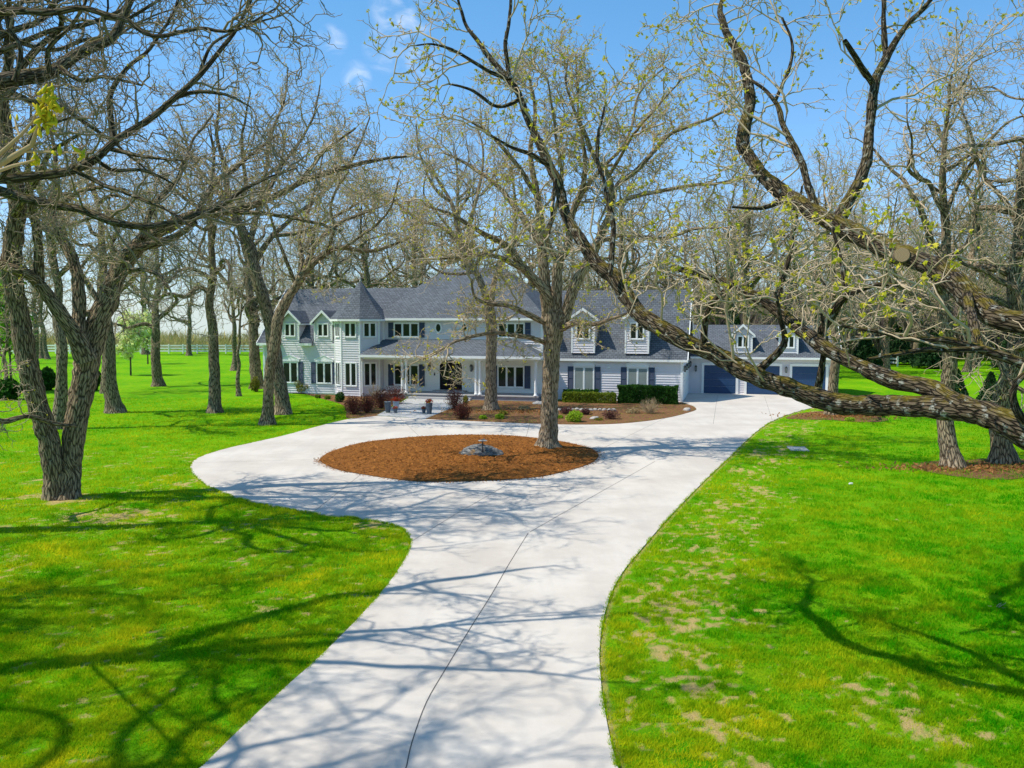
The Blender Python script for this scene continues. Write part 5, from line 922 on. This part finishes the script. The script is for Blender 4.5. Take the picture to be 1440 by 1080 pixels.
b = MB(); q = gnd(1122, 632); b.box(-.42, .42, -.62, .62, 0, .035); o = b.build('utility_cover', M['paver']); o.location = (q[0], q[1], .012); o.rotation_euler = (0, 0, -.15); tag(o, 'grey concrete slab set in the right lawn near the driveway', 'slab')
q = gnd(300, 564); fgm = thing('marker_flag', 'tiny orange marker flag beside the tall straight oak', 'flag', q); b = MB(); b.bar((0, 0, 0), (0, 0, .5), .006); b.build('wire', M['black'], fgm); b = MB(); b.box(0, .14, -.002, .002, .4, .5); b.build('pennant', M['orange'], fgm)
tb = Tubes(); r3 = np.random.default_rng(9); q = gnd(1397, 858); P = np.array([[-.2, 0, .03], [0, .03, .06], [.2, 0, .03]])[None]; P, R = spawn(P, np.full((1, 3), .012), 14, .08, .3, r3, 4); tb.add(P, R, 4); o = link('fallen_twig', tb.mesh('fallen_twig'), M['twig']); o.location = (q[0], q[1], .02); tag(o, 'pale fallen twig lying on the right lawn among the bough shadows', 'twig')
b = MB(); q = gnd(1196, 682); b.box(-.06, .06, -.04, .04, 0, .03); b.box(-.03, .09, -.01, .06, .031, .05); o = b.build('litter_scrap', M['white']); o.location = (q[0], q[1], .03); tag(o, 'small white scrap lying on the right lawn', 'scrap')
# leaf litter round the foot of the garage oak and scattered brown leaves
for nm, c0, n, sp in (('leaf_litter', gnd(1190, 586), 700, (1.7, .8)), ('leaf_litter', gnd(1370, 660), 900, (2., .55)), ('leaf_litter', gnd(730, 580), 700, (3., .8))):
    Pn = c0 + np.column_stack([r3.normal(size=n) * sp[0], r3.normal(size=n) * sp[1], r3.random(n) * .06 + .06]); V, Q, t = leaves(Pn, r3, 1, .07, .01); tag(link(nm, npmesh(nm, V, [Q], attr={'tint': t}), M['dead_leaf']), kind='stuff')
# ------------------------------------------------------------------ fences, far hedge, grey wood
M['fence_white'] = plain('fence_vinyl', (.92, .88, .79), .6, .3, .04)
def fence(label, A, Bp, h=1.7, sp=2.6):
    A, Bp = np.array(A, float), np.array(Bp, float); L = np.linalg.norm(Bp - A); d = (Bp - A) / L; n = max(1, int(L / sp)); ft = thing('fence', label, 'fence', A, math.atan2(d[1], d[0])); r = MB()
    for z in (.36, .86, 1.36): r.box(0, L, -.025, .025, z, z + .26)
    r.build('rail', M['fence_white'], ft); p0 = None
    for k in range(n + 1):
        if p0 is None: b = MB(); b.box(-.09, .09, -.09, .09, 0, h); b.poly([(-.08, -.08, h + .002), (.08, -.08, h + .002), (0, 0, h + .1)]); b.poly([(.08, .08, h + .002), (-.08, .08, h + .002), (0, 0, h + .1)]); b.poly([(.08, -.08, h + .002), (.08, .08, h + .002), (0, 0, h + .1)]); b.poly([(-.08, .08, h + .002), (-.08, -.08, h + .002), (0, 0, h + .1)]); p0 = o = b.build('post', M['fence_white'], ft)
        else: o = p0.copy(); COL.objects.link(o); o.parent = ft
        o.location = (L * k / n, 0, 0)
fence('long white three rail fence at the back of the left lawn', [*gnd(-60, 497)[:2], 0], [*gnd(418, 497.5)[:2], 0])
fence('short white rail fence glimpsed beyond the garage at the right', [*at(1226, 515, 118)[:2], 0], [*at(1262, 515, 112)[:2], 0], 1.35, 1.8)
def scatter_mass(name, n, xr, yr, hr, wd, mat, seed):
    rng = np.random.default_rng(seed); Y_ = rng.uniform(*yr, n); X_ = rng.uniform(*xr, n) * Y_; lump = fbm2(X_ * .08, Y_ * .05, seed, 3); h = (hr[0] + (hr[1] - hr[0]) * rng.random(n)) * (.35 + 1.1 * lump); z0 = rng.random(n) * h * .55
    a = rng.random(n) * 6.28; ln = rng.normal(size=(n, 2)) * (.22 if hr[1] > 6 else .6); b = np.stack([X_, Y_, z0], -1); L = (h - z0)[:, None]; s = np.stack([np.cos(a), np.sin(a), np.zeros(n)], -1) * (wd * (.4 + rng.random(n)))[:, None]
    tip = b + np.concatenate([ln * L, L], 1); mid = (b + tip) / 2 + rng.normal(size=(n, 3)) * .25
    V = np.stack([b - s, b + s, mid + s * .7, tip, mid - s * .7], 1).reshape(-1, 3); tag(link(name, npmesh(name, V, [np.arange(n * 5).reshape(-1, 5)], attr={'tint': np.repeat(np.clip(rng.random(n) * .8 + .3 * (lump - .4), 0, 1), 5)}), M[mat]), kind='stuff')
scatter_mass('far_hedgerow', 22000, (-.75, -.12), (162, 198), (1.0, 4.4), .05, 'brush_far', 1)
scatter_mass('woodland', 80000, (.10, .85), (128, 210), (5.5, 14.5), .08, 'wood_far', 2)
scatter_mass('woodland', 18000, (-.14, .12), (140, 200), (5, 12), .09, 'wood_far', 3)
